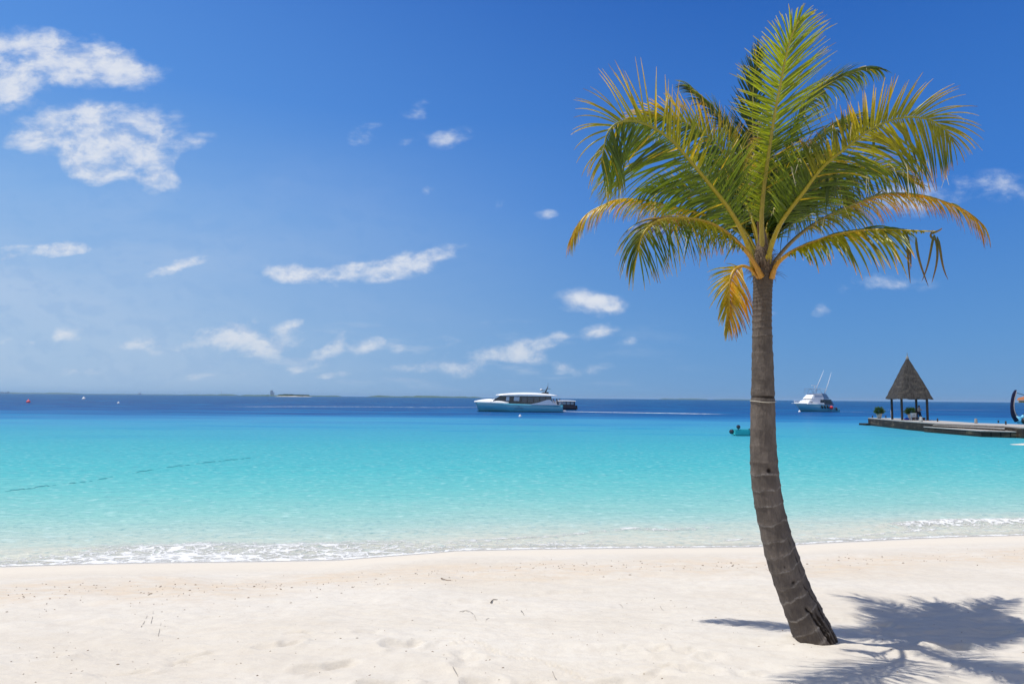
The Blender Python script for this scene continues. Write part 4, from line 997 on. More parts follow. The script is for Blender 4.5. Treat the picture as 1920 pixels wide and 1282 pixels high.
p = at_z(1713, 787.2, ZD); b = MB(); b.box((0, 0, .38), (.46, .40, .74)); b.box((0, 0, .765), (.50, .44, .04)); 
o = b.build('storage_box', WHITE, bevel=.012); o.location = (p.x, p.y, ZD); o.rotation_euler.z = R(-7.6); tag(o, 'upright white box beside the potted bush under the shelter', 'box')
b = MB(); b.box((0, 0, .02), (.2, .015, .03)); hd_ = b.build('handle', DARKW, o); hd_.location = (0, -.212, .55)
p = at_z(1700, 787.6, ZD); b = MB()
b.ball((0, 0, .14), .26, 14, 8, (1.1, .8, .55)); b.tube([(-.14, 0, .24), (-.08, 0, .34), (.08, 0, .34), (.14, 0, .24)], .018, 6)
o = b.build('duffel_bag', pmat('royal_blue_cloth', (.01, .02, .25), .8, .15)); o.location = (p.x, p.y, ZD); tag(o, 'royal blue bag on the deck at the foot of the shelter post', 'bag')
p = at_z(1671.5, 785, ZD); b = MB(); b.tube([(0, 0, 0), (0, 0, .95)], .055, 10); b.ball((0, 0, .97), .07); b.lathe([(.001, .03), (.14, .03), (.15, 0)], n=14)
o = b.build('white_post', WHITE); o.location = (p.x, p.y, ZD); tag(o, 'slim white post beside the left rear post of the shelter', 'post')

# ------------------------------------------------------------------ people
SKIN = pmat('skin', (.23, .12, .075), .55, .06, 8); HAIR = pmat('black_hair', (.012, .010, .010), .5); NAVY = pmat('navy_cloth', (.015, .018, .04), .85, .1)
LSHIRT = pmat('pale_cloth', (.46, .42, .42), .85, .06); WSHIRT = pmat('white_cloth', (.74, .74, .74), .85, .04); CHAR = pmat('charcoal_cloth', (.025, .027, .035), .85)
def skin_obj(name, J, E, rad, mat, parent, root=None, sub=1):
    names = list(J); me = bpy.data.meshes.new(name); me.from_pydata([J[k] for k in names], [(names.index(a), names.index(b)) for a, b in E], [])
    o = bpy.data.objects.new(name, me); COL.objects.link(o); o.parent = parent; me.materials.append(mat)
    md = o.modifiers.new('skin', 'SKIN'); md.use_smooth_shade = True
    for i, k in enumerate(names):
        sv_ = me.skin_vertices[0].data[i]; r_ = rad[k]; sv_.radius = r_ if hasattr(r_, '__len__') else (r_, r_); sv_.use_root = (k == (root or names[0]))
    s2 = o.modifiers.new('sub', 'SUBSURF'); s2.levels = sub; s2.render_levels = sub
    return o
def person(loc, rz, pose, label, shirt, trousers, z, group=None, scale=1.0):
    r_ = empty('person', (loc[0], loc[1], z), rz); r_.scale = (scale,) * 3; tag(r_, label, 'person', group)
    # faces -Y.  pose: 'stand' / 'sit'
    if pose == 'stand':
        J = dict(pel=(0, 0, .95), ab=(0, 0, 1.12), ch=(0, .01, 1.33), nk=(0, .01, 1.48), hb=(0, 0, 1.58), ht=(0, 0, 1.70),
                 hl=(-.09, 0, .90), kl=(-.10, -.02, .50), al=(-.11, .02, .09), tl=(-.12, -.13, .035), hr=(.09, 0, .90), kr=(.11, -.02, .50), ar=(.12, .02, .09), tr=(.14, -.13, .035),
                 sl=(-.18, .01, 1.41), el=(-.25, .03, 1.13), wl=(-.22, -.12, .93), sr=(.18, .01, 1.41), er=(.25, .03, 1.13), wr=(.20, -.16, .97))
    elif pose == 'sit':
        J = dict(pel=(0, 0, .50), ab=(0, -.02, .68), ch=(0, -.05, .90), nk=(0, -.07, 1.05), hb=(0, -.10, 1.14), ht=(0, -.11, 1.27),
                 hl=(-.09, -.03, .48), kl=(-.12, -.42, .50), al=(-.12, -.44, .09), tl=(-.13, -.58, .035), hr=(.09, -.03, .48), kr=(.11, -.43, .50), ar=(.16, -.34, .09), tr=(.19, -.48, .035),
                 sl=(-.18, -.04, .98), el=(-.22, -.10, .72), wl=(-.02, -.27, .74), sr=(.18, -.04, .98), er=(.22, -.10, .71), wr=(.04, -.29, .72))
    if pose == 'fold':
        J = dict(pel=(0, .02, .92), ab=(0, .01, 1.09), ch=(0, .02, 1.30), nk=(0, .01, 1.45), hb=(0, -.02, 1.55), ht=(0, -.03, 1.67),
                 hl=(-.09, .01, .87), kl=(-.11, -.06, .48), al=(-.12, .0, .09), tl=(-.13, -.15, .035), hr=(.09, .01, .87), kr=(.13, -.12, .50), ar=(.20, -.16, .09), tr=(.24, -.30, .035),
                 sl=(-.18, .02, 1.38), el=(-.24, -.08, 1.12), wl=(.02, -.22, 1.16), sr=(.18, .02, 1.38), er=(.24, -.08, 1.11), wr=(.0, -.25, 1.12))
    Rd = dict(pel=(.15, .11), ab=(.13, .10), ch=(.16, .11), nk=.055, hb=(.072, .085), ht=(.06, .075), hl=.09, kl=.058, al=.038, tl=(.045, .03), hr=.09, kr=.058, ar=.038, tr=(.045, .03), sl=.055, el=.042, wl=.028, sr=.055, er=.042, wr=.028)
    E = [('pel', 'ab'), ('ab', 'ch'), ('ch', 'nk'), ('nk', 'hb'), ('hb', 'ht'), ('pel', 'hl'), ('hl', 'kl'), ('kl', 'al'), ('al', 'tl'), ('pel', 'hr'), ('hr', 'kr'), ('kr', 'ar'), ('ar', 'tr'),
         ('ch', 'sl'), ('sl', 'el'), ('el', 'wl'), ('ch', 'sr'), ('sr', 'er'), ('er', 'wr')]
    JJ = {k: Vector(v_) for k, v_ in J.items()}
    for sd, w_, e_ in (('l', 'wl', 'el'), ('r', 'wr', 'er')):      # palm, four fingers and thumb
        d = (JJ[w_] - JJ[e_]).normalized(); sx = d.cross(Vector((0, 0, 1))); sx = sx.normalized() if sx.length > .1 else Vector((1, 0, 0))
        JJ['p' + sd] = JJ[w_] + d * .07; Rd['p' + sd] = (.034, .016); E.append((w_, 'p' + sd))
        for q, (o_, L) in enumerate(((-.028, .065), (-.009, .078), (.011, .074), (.03, .058))):
            k1, k2 = f'f{sd}{q}a', f'f{sd}{q}b'; JJ[k1] = JJ['p' + sd] + sx * o_ + d * .03; JJ[k2] = JJ[k1] + d * L * .8 + Vector((0, 0, -L * .35)); Rd[k1] = .009; Rd[k2] = .007; E += [('p' + sd, k1), (k1, k2)]
        JJ['t' + sd + 'a'] = JJ[w_] + d * .03 - sx * .045; JJ['t' + sd + 'b'] = JJ['t' + sd + 'a'] + d * .04 - sx * .01; Rd['t' + sd + 'a'] = .011; Rd['t' + sd + 'b'] = .009; E += [(w_, 't' + sd + 'a'), ('t' + sd + 'a', 't' + sd + 'b')]
    body = skin_obj('body', JJ, E, Rd, SKIN, r_, 'pel')
    up = 1.022
    def sub_(keys, E2, g, name, mat, ov={}):
        J2 = {k: JJ[k].copy() for k in keys}; J2.update({k: Vector(v_) for k, v_ in ov.items()})
        R2 = {k: tuple((x + g) for x in (Rd[k] if hasattr(Rd[k], '__len__') else (Rd[k], Rd[k]))) for k in keys}; R2.update({k: (.05 + g, .05 + g) for k in ov if k not in R2})
        return skin_obj(name, J2, E2, R2, mat, r_, keys[0])
    sub_(['ab', 'pel', 'ch', 'sl', 'el', 'sr', 'er'], [('pel', 'ab'), ('ab', 'ch'), ('ch', 'sl'), ('ch', 'sr'), ('sl', 'el'), ('sr', 'er')], .016, 'shirt', shirt)
    sub_(['pel', 'hl', 'kl', 'al', 'hr', 'kr', 'ar'], [('pel', 'hl'), ('hl', 'kl'), ('kl', 'al'), ('pel', 'hr'), ('hr', 'kr'), ('kr', 'ar')], .018, 'trousers', trousers)
    hb = JJ['hb']; b = MB(); b.ball((hb.x, hb.y + .018, hb.z + .065), .105, 14, 10, (.82, .95, 1.0)); hair = b.build('hair', HAIR, r_)
    hc = (hb.x, hb.y - .085, hb.z + .03)
    b = MB(); b.ball(hc, .014, 8, 6, (.8, 1.2, 1.4)); b.build('nose', SKIN, r_)
    b = MB(); b.ball((hc[0], hc[1] + .004, hc[2] - .035), .018, 8, 5, (1.3, .6, .35)); b.build('mouth', SKIN, r_)
    for i in (-1, 1):
        b = MB(); b.ball((hc[0] + i * .083, hc[1] + .09, hc[2]), .022, 8, 6, (.4, .8, 1.2)); b.build('ear', SKIN, r_)
        b = MB(); b.ball((hc[0] + i * .03, hc[1] + .008, hc[2] + .025), .010, 8, 6); b.build('eye', CHAR, r_)
    return r_
sp = sh.matrix_basis @ Vector((.62, -.86, 0)); sp = Matrix.Translation((44.45, 76.6, ZD)) @ Matrix.Rotation(R(-7.6), 4, 'Z') @ Vector((.55, -.85, 0))
sp = at_z(1724, 787.3, ZD)
person((sp.x, sp.y), R(28), 'fold', 'person in pale top and dark trousers standing with folded arms by a shelter post', LSHIRT, NAVY, ZD, scale=.96)

# ------------------------------------------------------------------ boats
GLASSD = pmat('dark_glass', (.012, .016, .022), .12, .1, spec=.8)
HULLB = pmat('yacht_hull_paint', (.07, .33, .46), .3, .05, 1.5, coat=.3)
GEL = pmat('white_gelcoat', (.80, .80, .79), .3, .03, 2, coat=.3)
BOOT = pmat('antifouling', (.015, .022, .05), .6)
BLACK = pmat('black_rubber', (.012, .012, .013), .45); STEEL = pmat('steel_rail', (.55, .56, .58), .3, .05, metal=.9)
def hull(mb, L, bd, bw, sheer, rake, z0=-.5, n=26, x0=0.0, zb=0.0, full=.42):
    """bow at -L/2. bd/bw: deck / waterline half-breadth; sheer(t)->height"""
    secs = []
    for i in range(n + 1):
        t_ = i / n; w = min(1, (t_ / full)) ; w = math.sin(w * PI / 2) ** .8 if t_ < full else 1 - .08 * ((t_ - full) / (1 - full)) ** 2
        ww = min(1, max(0, (t_ - .02) / (full * 1.15))); ww = math.sin(ww * PI / 2)
        zs = sheer(t_); xs = -L / 2 + L * t_ + x0
        xk = xs + rake * (1 - t_) ** 2
        hb, hw = max(.015, bd * w), max(.01, bw * ww)
        secs.append([(xs, -hb, zs), (xs * .5 + xk * .5, -(hb * .35 + hw * .65), zs * .45), (xk, -hw, zb), (xk, -hw * .8, z0 * .6), (xk, 0, z0), (xk, hw * .8, z0 * .6), (xk, hw, zb), (xs * .5 + xk * .5, hb * .35 + hw * .65, zs * .45), (xs, hb, zs)])
    mb.loft(secs, closed=True, cap=True, smooth=True)

YC = at_z(972, 771.9, 0); 
ya = empty('motor_yacht', (YC.x, YC.y, 0), R(1.5)); tag(ya, 'long low motor yacht with pale blue hull, dark windows and flat white roof', 'yacht')
b = MB(); hull(b, 18.7, 2.7, 2.4, lambda t_: 1.95 - .42 * t_, 1.1, full=.35); hl_ = b.build('hull', HULLB, ya)
b = MB(); hull(b, 18.45, 2.60, 2.43, lambda t_: .13, .35, z0=-.55, x0=.22, full=.35); b.build('boot_stripe', BOOT, hl_)
b = MB()   # raised white foredeck
secs = []
for i in range(15):
    t_ = i / 14; x = -9.55 + 7.4 * t_; hw = .05 + 2.5 * math.sin(min(1, t_ * 1.25) * PI / 2); top = 2.14 + .62 * math.sin(min(1, t_ * 1.0) * PI) ** 1.0 * (1 - .25 * t_); bot = 1.97 - .18 * t_
    secs.append([(x, -hw, bot), (x, -hw, bot + .12), (x, -hw * .75, top), (x, 0, top + .08), (x, hw * .75, top), (x, hw, bot + .12), (x, hw, bot)])
b.loft(secs, smooth=True); b.build('foredeck', GEL, ya)
b = MB(); b.prism_xz([(-3.2, 1.62), (8.6, 1.50), (8.6, 1.56), (-3.2, 1.72)], -2.58, 2.58); b.build('side_deck', GEL, ya)
b = MB(); b.prism_xz([(-5.6, 2.35), (-4.0, 3.42), (6.9, 3.38), (7.1, 1.66), (-2.0, 1.73), (-2.2, 2.2)], -2.05, 2.05); cb = b.build('cabin', GLASSD, ya)
for x0_, x1_ in ((-2.75, -2.0), (-1.1, .15)):     # pale opaque panes at the front, brightness seen through them put into the colour
    b = MB(); b.prism_xz([(x0_, 2.35), (x1_ - .05, 2.35), (x1_, 3.2), (x0_ + .1, 3.2)], -2.075, -2.052); b.build('pane', pmat('bright_pane', (.42, .52, .60), .15), cb)
for k in range(5):
    b = MB(); x_ = .7 + k * 1.28; b.prism_xz([(x_, 2.1 + .12 * max(0, k - 2)), (x_ + 1.02, 2.1 + .14 * max(0, k - 2)), (x_ + 1.02, 3.15), (x_, 3.15)], -2.075, -2.052); b.build('window', pmat('tinted_pane', (.035, .055, .075), .08, spec=.9), cb)
for y0_, y1_ in ((-2.08, -1.98), (1.98, 2.08)):
    b = MB(); b.prism_xz([(-6.2, 2.35), (-6.0, 2.35), (-4.1, 3.44), (-4.25, 3.44)], y0_, y1_); b.build('windscreen_frame', GEL, ya)
b = MB(); secs = []
for i in range(17):
    t_ = i / 16; x = -4.9 + 13.1 * t_; th = .10 + .36 * math.sin(t_ * PI) ** .7; hw = 2.5 * (.72 + .28 * math.sin(min(1, t_ * 3) * PI / 2)); zb_ = 3.46 + .16 * math.sin(t_ * PI) - .02 * t_
    secs.append([(x, -hw, zb_), (x, -hw, zb_ + .08), (x, -hw * .85, zb_ + th), (x, 0, zb_ + th + .1), (x, hw * .85, zb_ + th), (x, hw, zb_ + .08), (x, hw, zb_)])
b.loft(secs, smooth=True); b.build('roof', GEL, ya)
SWM = pmat('side_sweep_paint', (.62, .70, .76), .3)   # white sweep along the side rising to the aft quarter
for y0_, y1_ in ((-2.66, -2.58), (2.58, 2.66)):
    sw = MB(); sw.prism_xz([(-3.1, 1.78), (2.3, 1.66), (4.2, 2.05), (5.9, 2.62), (6.55, 2.66), (7.2, 2.1), (8.0, 1.60), (8.4, 1.52), (-3.1, 1.62)], y0_, y1_)
    sw.build('bulwark', SWM, ya)
b = MB(); b.prism_xz([(4.2, 3.6), (5.2, 4.25), (6.4, 4.3), (6.5, 3.55)], -.7, .7); mb_ = b.build('mast_base', GLASSD, ya)
b = MB(); b.tube([(5.8, 0, 4.25), (6.35, 0, 5.5)], [.16, .07], 8); b.tube([(6.35, 0, 5.4), (6.35, 0, 6.3)], .025, 6); b.box((5.2, 0, 4.62), (1.0, .9, .12)); b.tube([(6.1, -.5, 5.0), (6.9, .4, 5.0)], .05, 6); b.build('mast', BLACK, ya)
b = MB(); b.lathe([(.001, .3), (.2, .28), (.28, .12), (.25, 0)], (4.9, 0, 4.68), 14); b.build('radar_dome', GEL, mb_)
b = MB(); b.prism_xz([(6.9, 1.57), (7.4, 2.3), (8.0, 2.35), (8.2, 1.55)], -1.7, 1.7); b.build('aft_seat', GEL, ya)
b = MB()
for x_ in (8.3, 8.9, 9.25): b.tube([(x_, -2.4, 1.45), (x_, -2.4, 2.3)], .025, 6)
b.tube([(8.3, -2.4, 2.3), (9.25, -2.4, 2.3)], .03, 6); b.build('stern_rail', STEEL, ya)
b = MB(); b.box((9.65, 0, .35), (.9, 4.2, .12)); b.build('swim_platform', GEL, ya)
b = MB()    # small dark emblem amidships
b.prism_xz([(-.18, 1.15), (0, 1.32), (.18, 1.15), (.0, 1.05)], -2.68, -2.672)
for k in range(7): b.prism_xz([(-.9 + k * .27, .62), (-.78 + k * .27, .62), (-.70 + k * .27, .92), (-.82 + k * .27, .92)], -2.66, -2.652)
b.build('emblem', pmat('emblem_blue', (.05, .16, .26), .4), hl_)
b = MB(); b.tube([(-9.2, 0, 1.9), (-8.6, -.1, .0)], .03, 6)
b.build('anchor_line', STEEL, ya)
def on_boat(root, x, y): 
    q = Matrix.Rotation(root.rotation_euler.z, 4, 'Z') @ Vector((x, y, 0)); return (root.location.x + q.x, root.location.y + q.y)
person(on_boat(ya, 7.35, -2.0), R(20), 'stand', 'crew member in white shirt at the cabin end of the yacht stern', WSHIRT, WSHIRT, 1.25, 'crew on the yacht stern', .95)
person(on_boat(ya, 8.15, -1.2), R(-30), 'stand', 'crew member in white shirt and dark trousers between the other two on the yacht stern', WSHIRT, CHAR, 1.25, 'crew on the yacht stern', .97)
person(on_boat(ya, 8.75, -1.6), R(-70), 'stand', 'crew member in white standing farthest aft on the yacht', WSHIRT, WSHIRT, 1.22, 'crew on the yacht stern', .97)

# small dark launch behind the yacht
LC = at_z(1066, 768.3, 0); la = empty('covered_launch', (LC.x, LC.y, 0), R(4)); tag(la, 'black covered launch half hidden behind the yacht stern', 'launch')
NAVYH = pmat('black_hull_paint', (.012, .014, .03), .35)
b = MB(); hull(b, 7.6, 1.25, 1.1, lambda t_: 1.35 - .25 * t_, .7, x0=-1.9 + .0); hl2 = b.build('hull', NAVYH, la)
b = MB(); b.prism_xz([(-3.6, 1.1), (-3.0, 2.25), (1.5, 2.2), (1.6, .9)], -1.1, 1.1); cb = b.build('cabin', NAVYH, la)
for k in range(4):
    b = MB(); x_ = -2.7 + k * 1.02; b.prism_xz([(x_, 1.42), (x_ + .8, 1.4), (x_ + .8, 2.08), (x_, 2.1)], -1.13, -1.103); b.build('window', pmat('grey_blue_pane', (.20, .28, .34), .15), cb)
b = MB(); secs = []
for i in range(9):
    t_ = i / 8; x = -3.3 + 5.0 * t_; th = .06 + .16 * math.sin(t_ * PI) ** .6
    secs.append([(x, -1.3, 2.26), (x, -1.2, 2.28 + th), (x, 1.2, 2.28 + th), (x, 1.3, 2.26)])
b.loft(secs); b.build('roof', GEL, la)
b = MB(); b.prism_xz([(1.85, .2), (1.9, 1.15), (2.2, 1.2), (2.35, .2)], -.25, .25); b.build('outboard_motor', BLACK, la)

# sport fishing boat
FC = at_z(1536, 771.0, 0); FC = at_y(1528, 771.0, 184.0); sf = empty('sport_fishing_boat', (FC.x, FC.y, 0), R(20)); tag(sf, 'white sport fishing boat with two tall tilted outrigger poles and a red fender', 'fishing boat')
HB2 = pmat('fishing_hull_paint', (.07, .32, .46), .3, .04, coat=.3)
b = MB(); hull(b, 13.6, 2.1, 1.8, lambda t_: 2.15 - .30 * t_ - (1.0 * ((t_ - .58) / .42) ** .9 if t_ > .58 else 0), 2.3, full=.4); h3 = b.build('hull', HB2, sf)
b = MB(); hull(b, 11.6, 1.86, 1.83, lambda t_: .16, .3, z0=-.6, x0=.9, full=.4); b.build('boot_stripe', BOOT, h3)
b = MB(); secs = []   # toe rail / white deck edge
for i in range(12):
    t_ = i / 11; x = -6.9 + 6.9 * t_; hw = .06 + 2.0 * math.sin(min(1, t_ * 1.15) * PI / 2)
    secs.append([(x, -hw, 2.08 - .15 * t_), (x, -hw, 2.28 - .15 * t_), (x, 0, 2.42 - .1 * t_), (x, hw, 2.28 - .15 * t_), (x, hw, 2.08 - .15 * t_)])
b.loft(secs, smooth=True); b.build('foredeck', GEL, sf)
b = MB(); b.prism_xz([(-4.1, 2.05), (-3.3, 2.9), (-1.9, 3.4), (1.5, 3.4), (1.5, 1.7), (-2, 1.95)], -1.95, 1.95); b.v = [(x, y * (1 - .13 * max(0, z - 1.7)), z) for x, y, z in b.v]; cb3 = b.build('deckhouse', GEL, sf)
b = MB(); b.prism_xz([(.2, 2.15), (.35, 3.2), (3.6, 3.15), (4.3, 2.1)], -1.78, -1.752); b.build('side_window', GLASSD, cb3)
b = MB(); b.box((-2.7, -1.74, 2.5), (.75, .05, .2)); b.build('vent', GLASSD, cb3)
b = MB(); b.prism_xz([(1.5, 1.7), (1.5, 3.38), (4.0, 3.3), (5.0, 1.75)], -1.7, 1.7); b.build('cockpit_cover', pmat('cover_blue', (.05, .11, .20), .5), sf)
b = MB(); b.prism_xz([(-2.6, 3.42), (-1.6, 4.5), (-.7, 4.9), (1.4, 4.9), (1.7, 3.42)], -1.6, 1.6); b.v = [(x, y * (1 - .18 * max(0, z - 3.42)), z) for x, y, z in b.v]; b.build('flybridge', GEL, sf)
b = MB(); b.prism_xz([(-1.7, 3.9), (-1.2, 4.42), (1.2, 4.42), (1.4, 3.9)], -1.56, -1.38); b.build('flybridge_band', pmat('band_grey', (.45, .50, .56), .4), sf)
b = MB(); b.prism_xz([(1.75, 3.42), (1.5, 4.85), (2.6, 4.75), (3.6, 3.42)], -1.5, 1.5); b.build('flybridge_aft', pmat('shaded_panel', (.14, .25, .38), .5), sf)
b = MB(); secs = [[(x, -1.6, 6.1), (x, -1.5, 6.2), (x, 1.5, 6.2), (x, 1.6, 6.1)] for x in (-2.0, 0, 2.3)]; b.loft(secs); b.build('bimini_top', pmat('bimini', (.30, .38, .48), .6), sf)
b = MB()
for x_, x2 in ((-1.9, -1.7), (-1.0, -.2), (1.2, .2), (2.0, 2.2)):
    for y_ in (-1.5, 1.5): b = MB(); b.tube([(x_, y_, 4.8), (x2, y_, 6.12)], .045, 6); b.build('bimini_strut', STEEL, sf)
b = MB(); b.tube([(0, 0, 6.2), (0, 0, 6.9)], .09, 8); b.box((0, 0, 7.0), (1.9, .22, .14)); b.build('radar', GEL, sf)
for y_, x_, z0_, hh in ((-1.75, -1.6, 5.2, 5.9), (1.75, 4.9, 4.2, 6.6)):
    b = MB(); b.tube([(x_, y_, z0_), (x_ + 1.7, y_ * 1.05, z0_ + hh * .52), (x_ + 3.1, y_ * 1.12, z0_ + hh)], [.10, .075, .02], 7); b.build('outrigger_pole', GEL, sf)
b = MB(); pr = None
for i in range(9):
    t_ = i / 8; x = -6.9 + 3.4 * t_; hw = .06 + 2.0 * math.sin(min(1, t_ * .56) * PI / 2)
    for sg in (-1, 1): b.tube([(x, sg * hw, 2.28), (x, sg * hw, 2.92)], .022, 5)
    if pr: 
        for sg in (-1, 1): b.tube([(pr[0], sg * pr[1], 2.92), (x, sg * hw, 2.92)], .028, 5)
    pr = (x, hw)
b.box((-7.1, 0, 2.2), (.9, .5, .1)); b.build('bow_rail', GEL, sf)
for k in range(4):
    b = MB(); x_ = .3 + k * .95 if k < 3 else 5.2
    zz = 1.35 if k < 3 else .85; b.tube([(x_, -2.16, zz + .38), (x_ + .05, -2.2, zz - .05), (x_ + .25, -2.2, zz - .45)], [.13, .2, .14], 9); b.build('side_fender', BLACK, sf)
b = MB(); b.ball((3.35, -2.35, 1.15), .48, 16, 10); b.tube([(3.35, -2.2, 1.6), (3.35, -2.1, 1.95)], .04, 6); b.build('round_fender', pmat('red_fender_vinyl', (.55, .02, .03), .4), sf)
b = MB(); b.tube([(-6.4, -.1, 2.1), (-5.6, -.8, .1)], .03, 5); b.build('mooring_line', STEEL, sf)

# teal dinghy behind the trunk
DC = at_z(1410, 816.5, 0); di = empty('dinghy', (DC.x, DC.y, 0), R(-3)); tag(di, 'small teal dinghy with black round fenders floating behind the palm trunk', 'dinghy')
TEAL = pmat('teal_paint', (.02, .38, .43), .5, .1, 3)
b = MB(); n_ = 18; secs = []
Ld = 3.1
for i in range(n_ + 1):
    t_ = i / n_; x = -Ld / 2 + Ld * t_; w = .72 * (1 - max(0, (t_ - .5) / .5) ** 2.2) + .01; z1 = .50 + .10 * t_ ** 2; th = .05; xi = x + .1 * t_; zk = -.12 + .3 * max(0, t_ - .75)
    wi = max(.004, w - th)
    secs.append([(x, -w, z1), (x, -w * .85, .05), (x, 0, zk), (x, w * .85, .05), (x, w, z1), (x, wi, z1), (x, wi * .8, .12), (x, 0, .05 + max(0, zk)), (x, -wi * .8, .12), (x, -wi, z1)])
b.loft(secs, smooth=False); hd = b.build('hull', TEAL, di)
for x_ in (-.7, .3): b = MB(); b.box((x_, 0, .36), (.22, 1.28, .04)); b.build('thwart', DARKW, di)
b = MB(); b.tube([(-.35, -.73, .52), (-.35, -.76, .3), (-.35, -.66, .05)], .018, 6); b.ball((-.4, -.6, .56), .06); b.build('rope', BLACK, di)
for (x_, y_, z_, r_) in ((-1.78, -.35, .33, .20), (-.95, .62, .70, .17)):
    b = MB(); b.ball((x_, y_, z_), r_, 18, 12); b.tube([(x_, y_, z_ - r_ * .6), (x_ + (.25 if x_ < -1.5 else 0), y_, z_ - r_ - .1)], .03, 6); b.build('fender_ball', pmat('black_gloss', (.008, .008, .02), .12, spec=.9), di)

# traditional curved-prow boat moored beyond the jetty on the right
dh = empty('traditional_wooden_boat', (55.6, 67.9, 0), R(0)); tag(dh, 'wooden boat with tall curved dark prow and orange canopy beyond the jetty', 'wooden boat')
VARN = pmat('varnished_wood', (.22, .06, .025), .35, .2, 5, stretch=(.4, 1, 4)); THATCHO = pmat('canopy_orange', (.36, .13, .04), .7, .3, 7, stretch=(3, 3, 8)); NV = pmat('prow_navy', (.005, .005, .035), .45, spec=.3)
b = MB(); hull(b, 13.0, 1.7, 1.4, lambda t_: 1.15 + .5 * (1 - t_) ** 3, .9, x0=.6); b.build('hull', pmat('sky_blue_hull', (.10, .42, .68), .4), dh)
def dpt(px, py): 
    q = at_y(px, py, 67.9); return (q.x - 55.6, q.z)
cur = [(1908, 788, .30), (1901, 778, .22), (1898.4, 768, .15), (1898.0, 758, .13), (1899.2, 748, .13), (1901.5, 739, .14), (1904.2, 731, .03)]
pts = []; rads = []
for px_, py_, w in cur: 
    x, z_ = dpt(px_, py_); pts.append(Vector((x, 0, z_))); rads.append(w)
P_ = cat([tuple(p) for p in pts], 30); RA = np.interp(np.linspace(0, 1, 30), np.linspace(0, 1, len(rads)), rads)
b = MB(); secs = []
for i, p in enumerate(P_):
    tg = (P_[min(i + 1, 29)] - P_[max(i - 1, 0)]).normalized(); nn_ = Vector((tg.z, 0, -tg.x)); w = RA[i]
    secs.append([p - nn_ * w + Vector((0, -.09, 0)), p + nn_ * w + Vector((0, -.13, 0)), p + nn_ * w + Vector((0, .13, 0)), p - nn_ * w + Vector((0, .09, 0))])
b.loft(secs, smooth=False); pw = b.build('prow', NV, dh)
b = MB(); secs = []
for i, p in enumerate(P_[2:29]):
    tg = (P_[min(i + 3, 29)] - P_[max(i + 1, 0)]).normalized(); nn_ = Vector((tg.z, 0, -tg.x)); w = RA[i + 2]
    secs.append([p + nn_ * (w * .45) + Vector((0, -.155, 0)), p + nn_ * (w * .8) + Vector((0, -.155, 0)), p + nn_ * (w * .8) + Vector((0, -.10, 0)), p + nn_ * (w * .45) + Vector((0, -.10, 0))])
b.loft(secs); b.build('prow_stripe', pmat('stripe', (.55, .48, .50), .4), pw)
cx0, cz0 = dpt(1912, 750); cx0 += 1.25
b = MB(); b.prism_xz([(cx0 - .45, cz0 + .0), (cx0 - .3, cz0 + .22), (cx0 + .4, cz0 + .42), (cx0 + 8, cz0 + .55), (cx0 + 8, cz0 - .05)], -1.5, 1.5); rf = b.build('canopy', THATCHO, dh)
b = MB(); b.box((cx0 + 3.6, 0, cz0 - .14), (7.6, 3.2, .2)); b.build('canopy_edge', pmat('edge_straw', (.42, .27, .10), .8, .2, 8), rf)
for k in range(4):
    for y_ in (-1.3, 1.3):
        b = MB(); b.box((cx0 + .35 + k * 2.2, y_, (cz0 - .24 + 1.3) / 2), (.26, .12, cz0 - .24 - 1.3)); b.build('canopy_post', DARKW, dh)
b = MB(); b.box((cx0 + 4.2, -1.45, 1.62), (7.0, .1, .95)); b.box((cx0 + 4.2, 1.45, 1.62), (7.0, .1, .95)); b.box((cx0 + .1, 0, 1.5), (.1, 2.8, .7)); b.build('side_panel', VARN, dh)
b = MB(); b.tube([(P_[27].x + .12, 0, P_[27].z - .1), (cx0 + .0, 0, cz0 + .3)], .03, 6); b.build('stay_line', DARKW, dh)
b = MB(); q = dpt(1909, 782); b.ball((q[0], -.9, q[1]), .42, 14, 8, (1, .5, .7)); b.build('tarpaulin', pmat('light_blue_tarp', (.16, .52, .75), .5), dh)
for k, (px_, py_, r_) in enumerate([(1900, 790, .28), (1911, 791, .24)]):
    q = dpt(px_, py_); b = MB(); b.ball((q[0], -1.5, q[1] + .1), r_, 14, 10, (1, 1, 1.15)); b.tube([(q[0], -1.5, q[1] + .3), (q[0] + .1, -1.3, q[1] + .7)], .03, 6); b.build('tyre_fender', BLACK, dh)

# sand spit by the jetty
c0 = at_z(1920, 832, .05); X, Y = np.meshgrid(np.linspace(-2.2, 9, 60), np.linspace(-1.5, 1.5, 30), indexing='ij')
edge = np.sqrt(np.clip((X + 2.0) / 6, 0, 1)); Z = .30 * edge * np.exp(-(Y / (.25 + .75 * edge)) ** 2) * (.8 + .5 * fbm(X * 2, Y * 3, 3)) - .05
spit = grid_obj('sand_spit', X + c0.x + .9, Y + c0.y, Z, sand.data.materials[0], {'shore': X * 0 - 0.4}); tag(spit, kind='structure')

# rope lying in the shallows on the left
rp = [at_z(x, y, 0.0) for x, y in ((-40, 929), (60, 915), (170, 901), (290, 880), (400, 866), (470, 858))]
RPP = cat([(p.x, p.y, .015 + .012 * math.sin(k * 2.1)) for k, p in enumerate(rp)], 160)
b = MB(); b.tube([p + Vector((0, .05 * math.sin(k * .55), .016 * math.sin(k * .37) + .012 * math.sin(k * 1.3) - .010)) for k, p in enumerate(RPP)], .010, 6); o = b.build('floating_rope', pmat('wet_rope', (.02, .27, .32), .7)); tag(o, 'long dark rope floating half under water across the left shallows', 'rope')
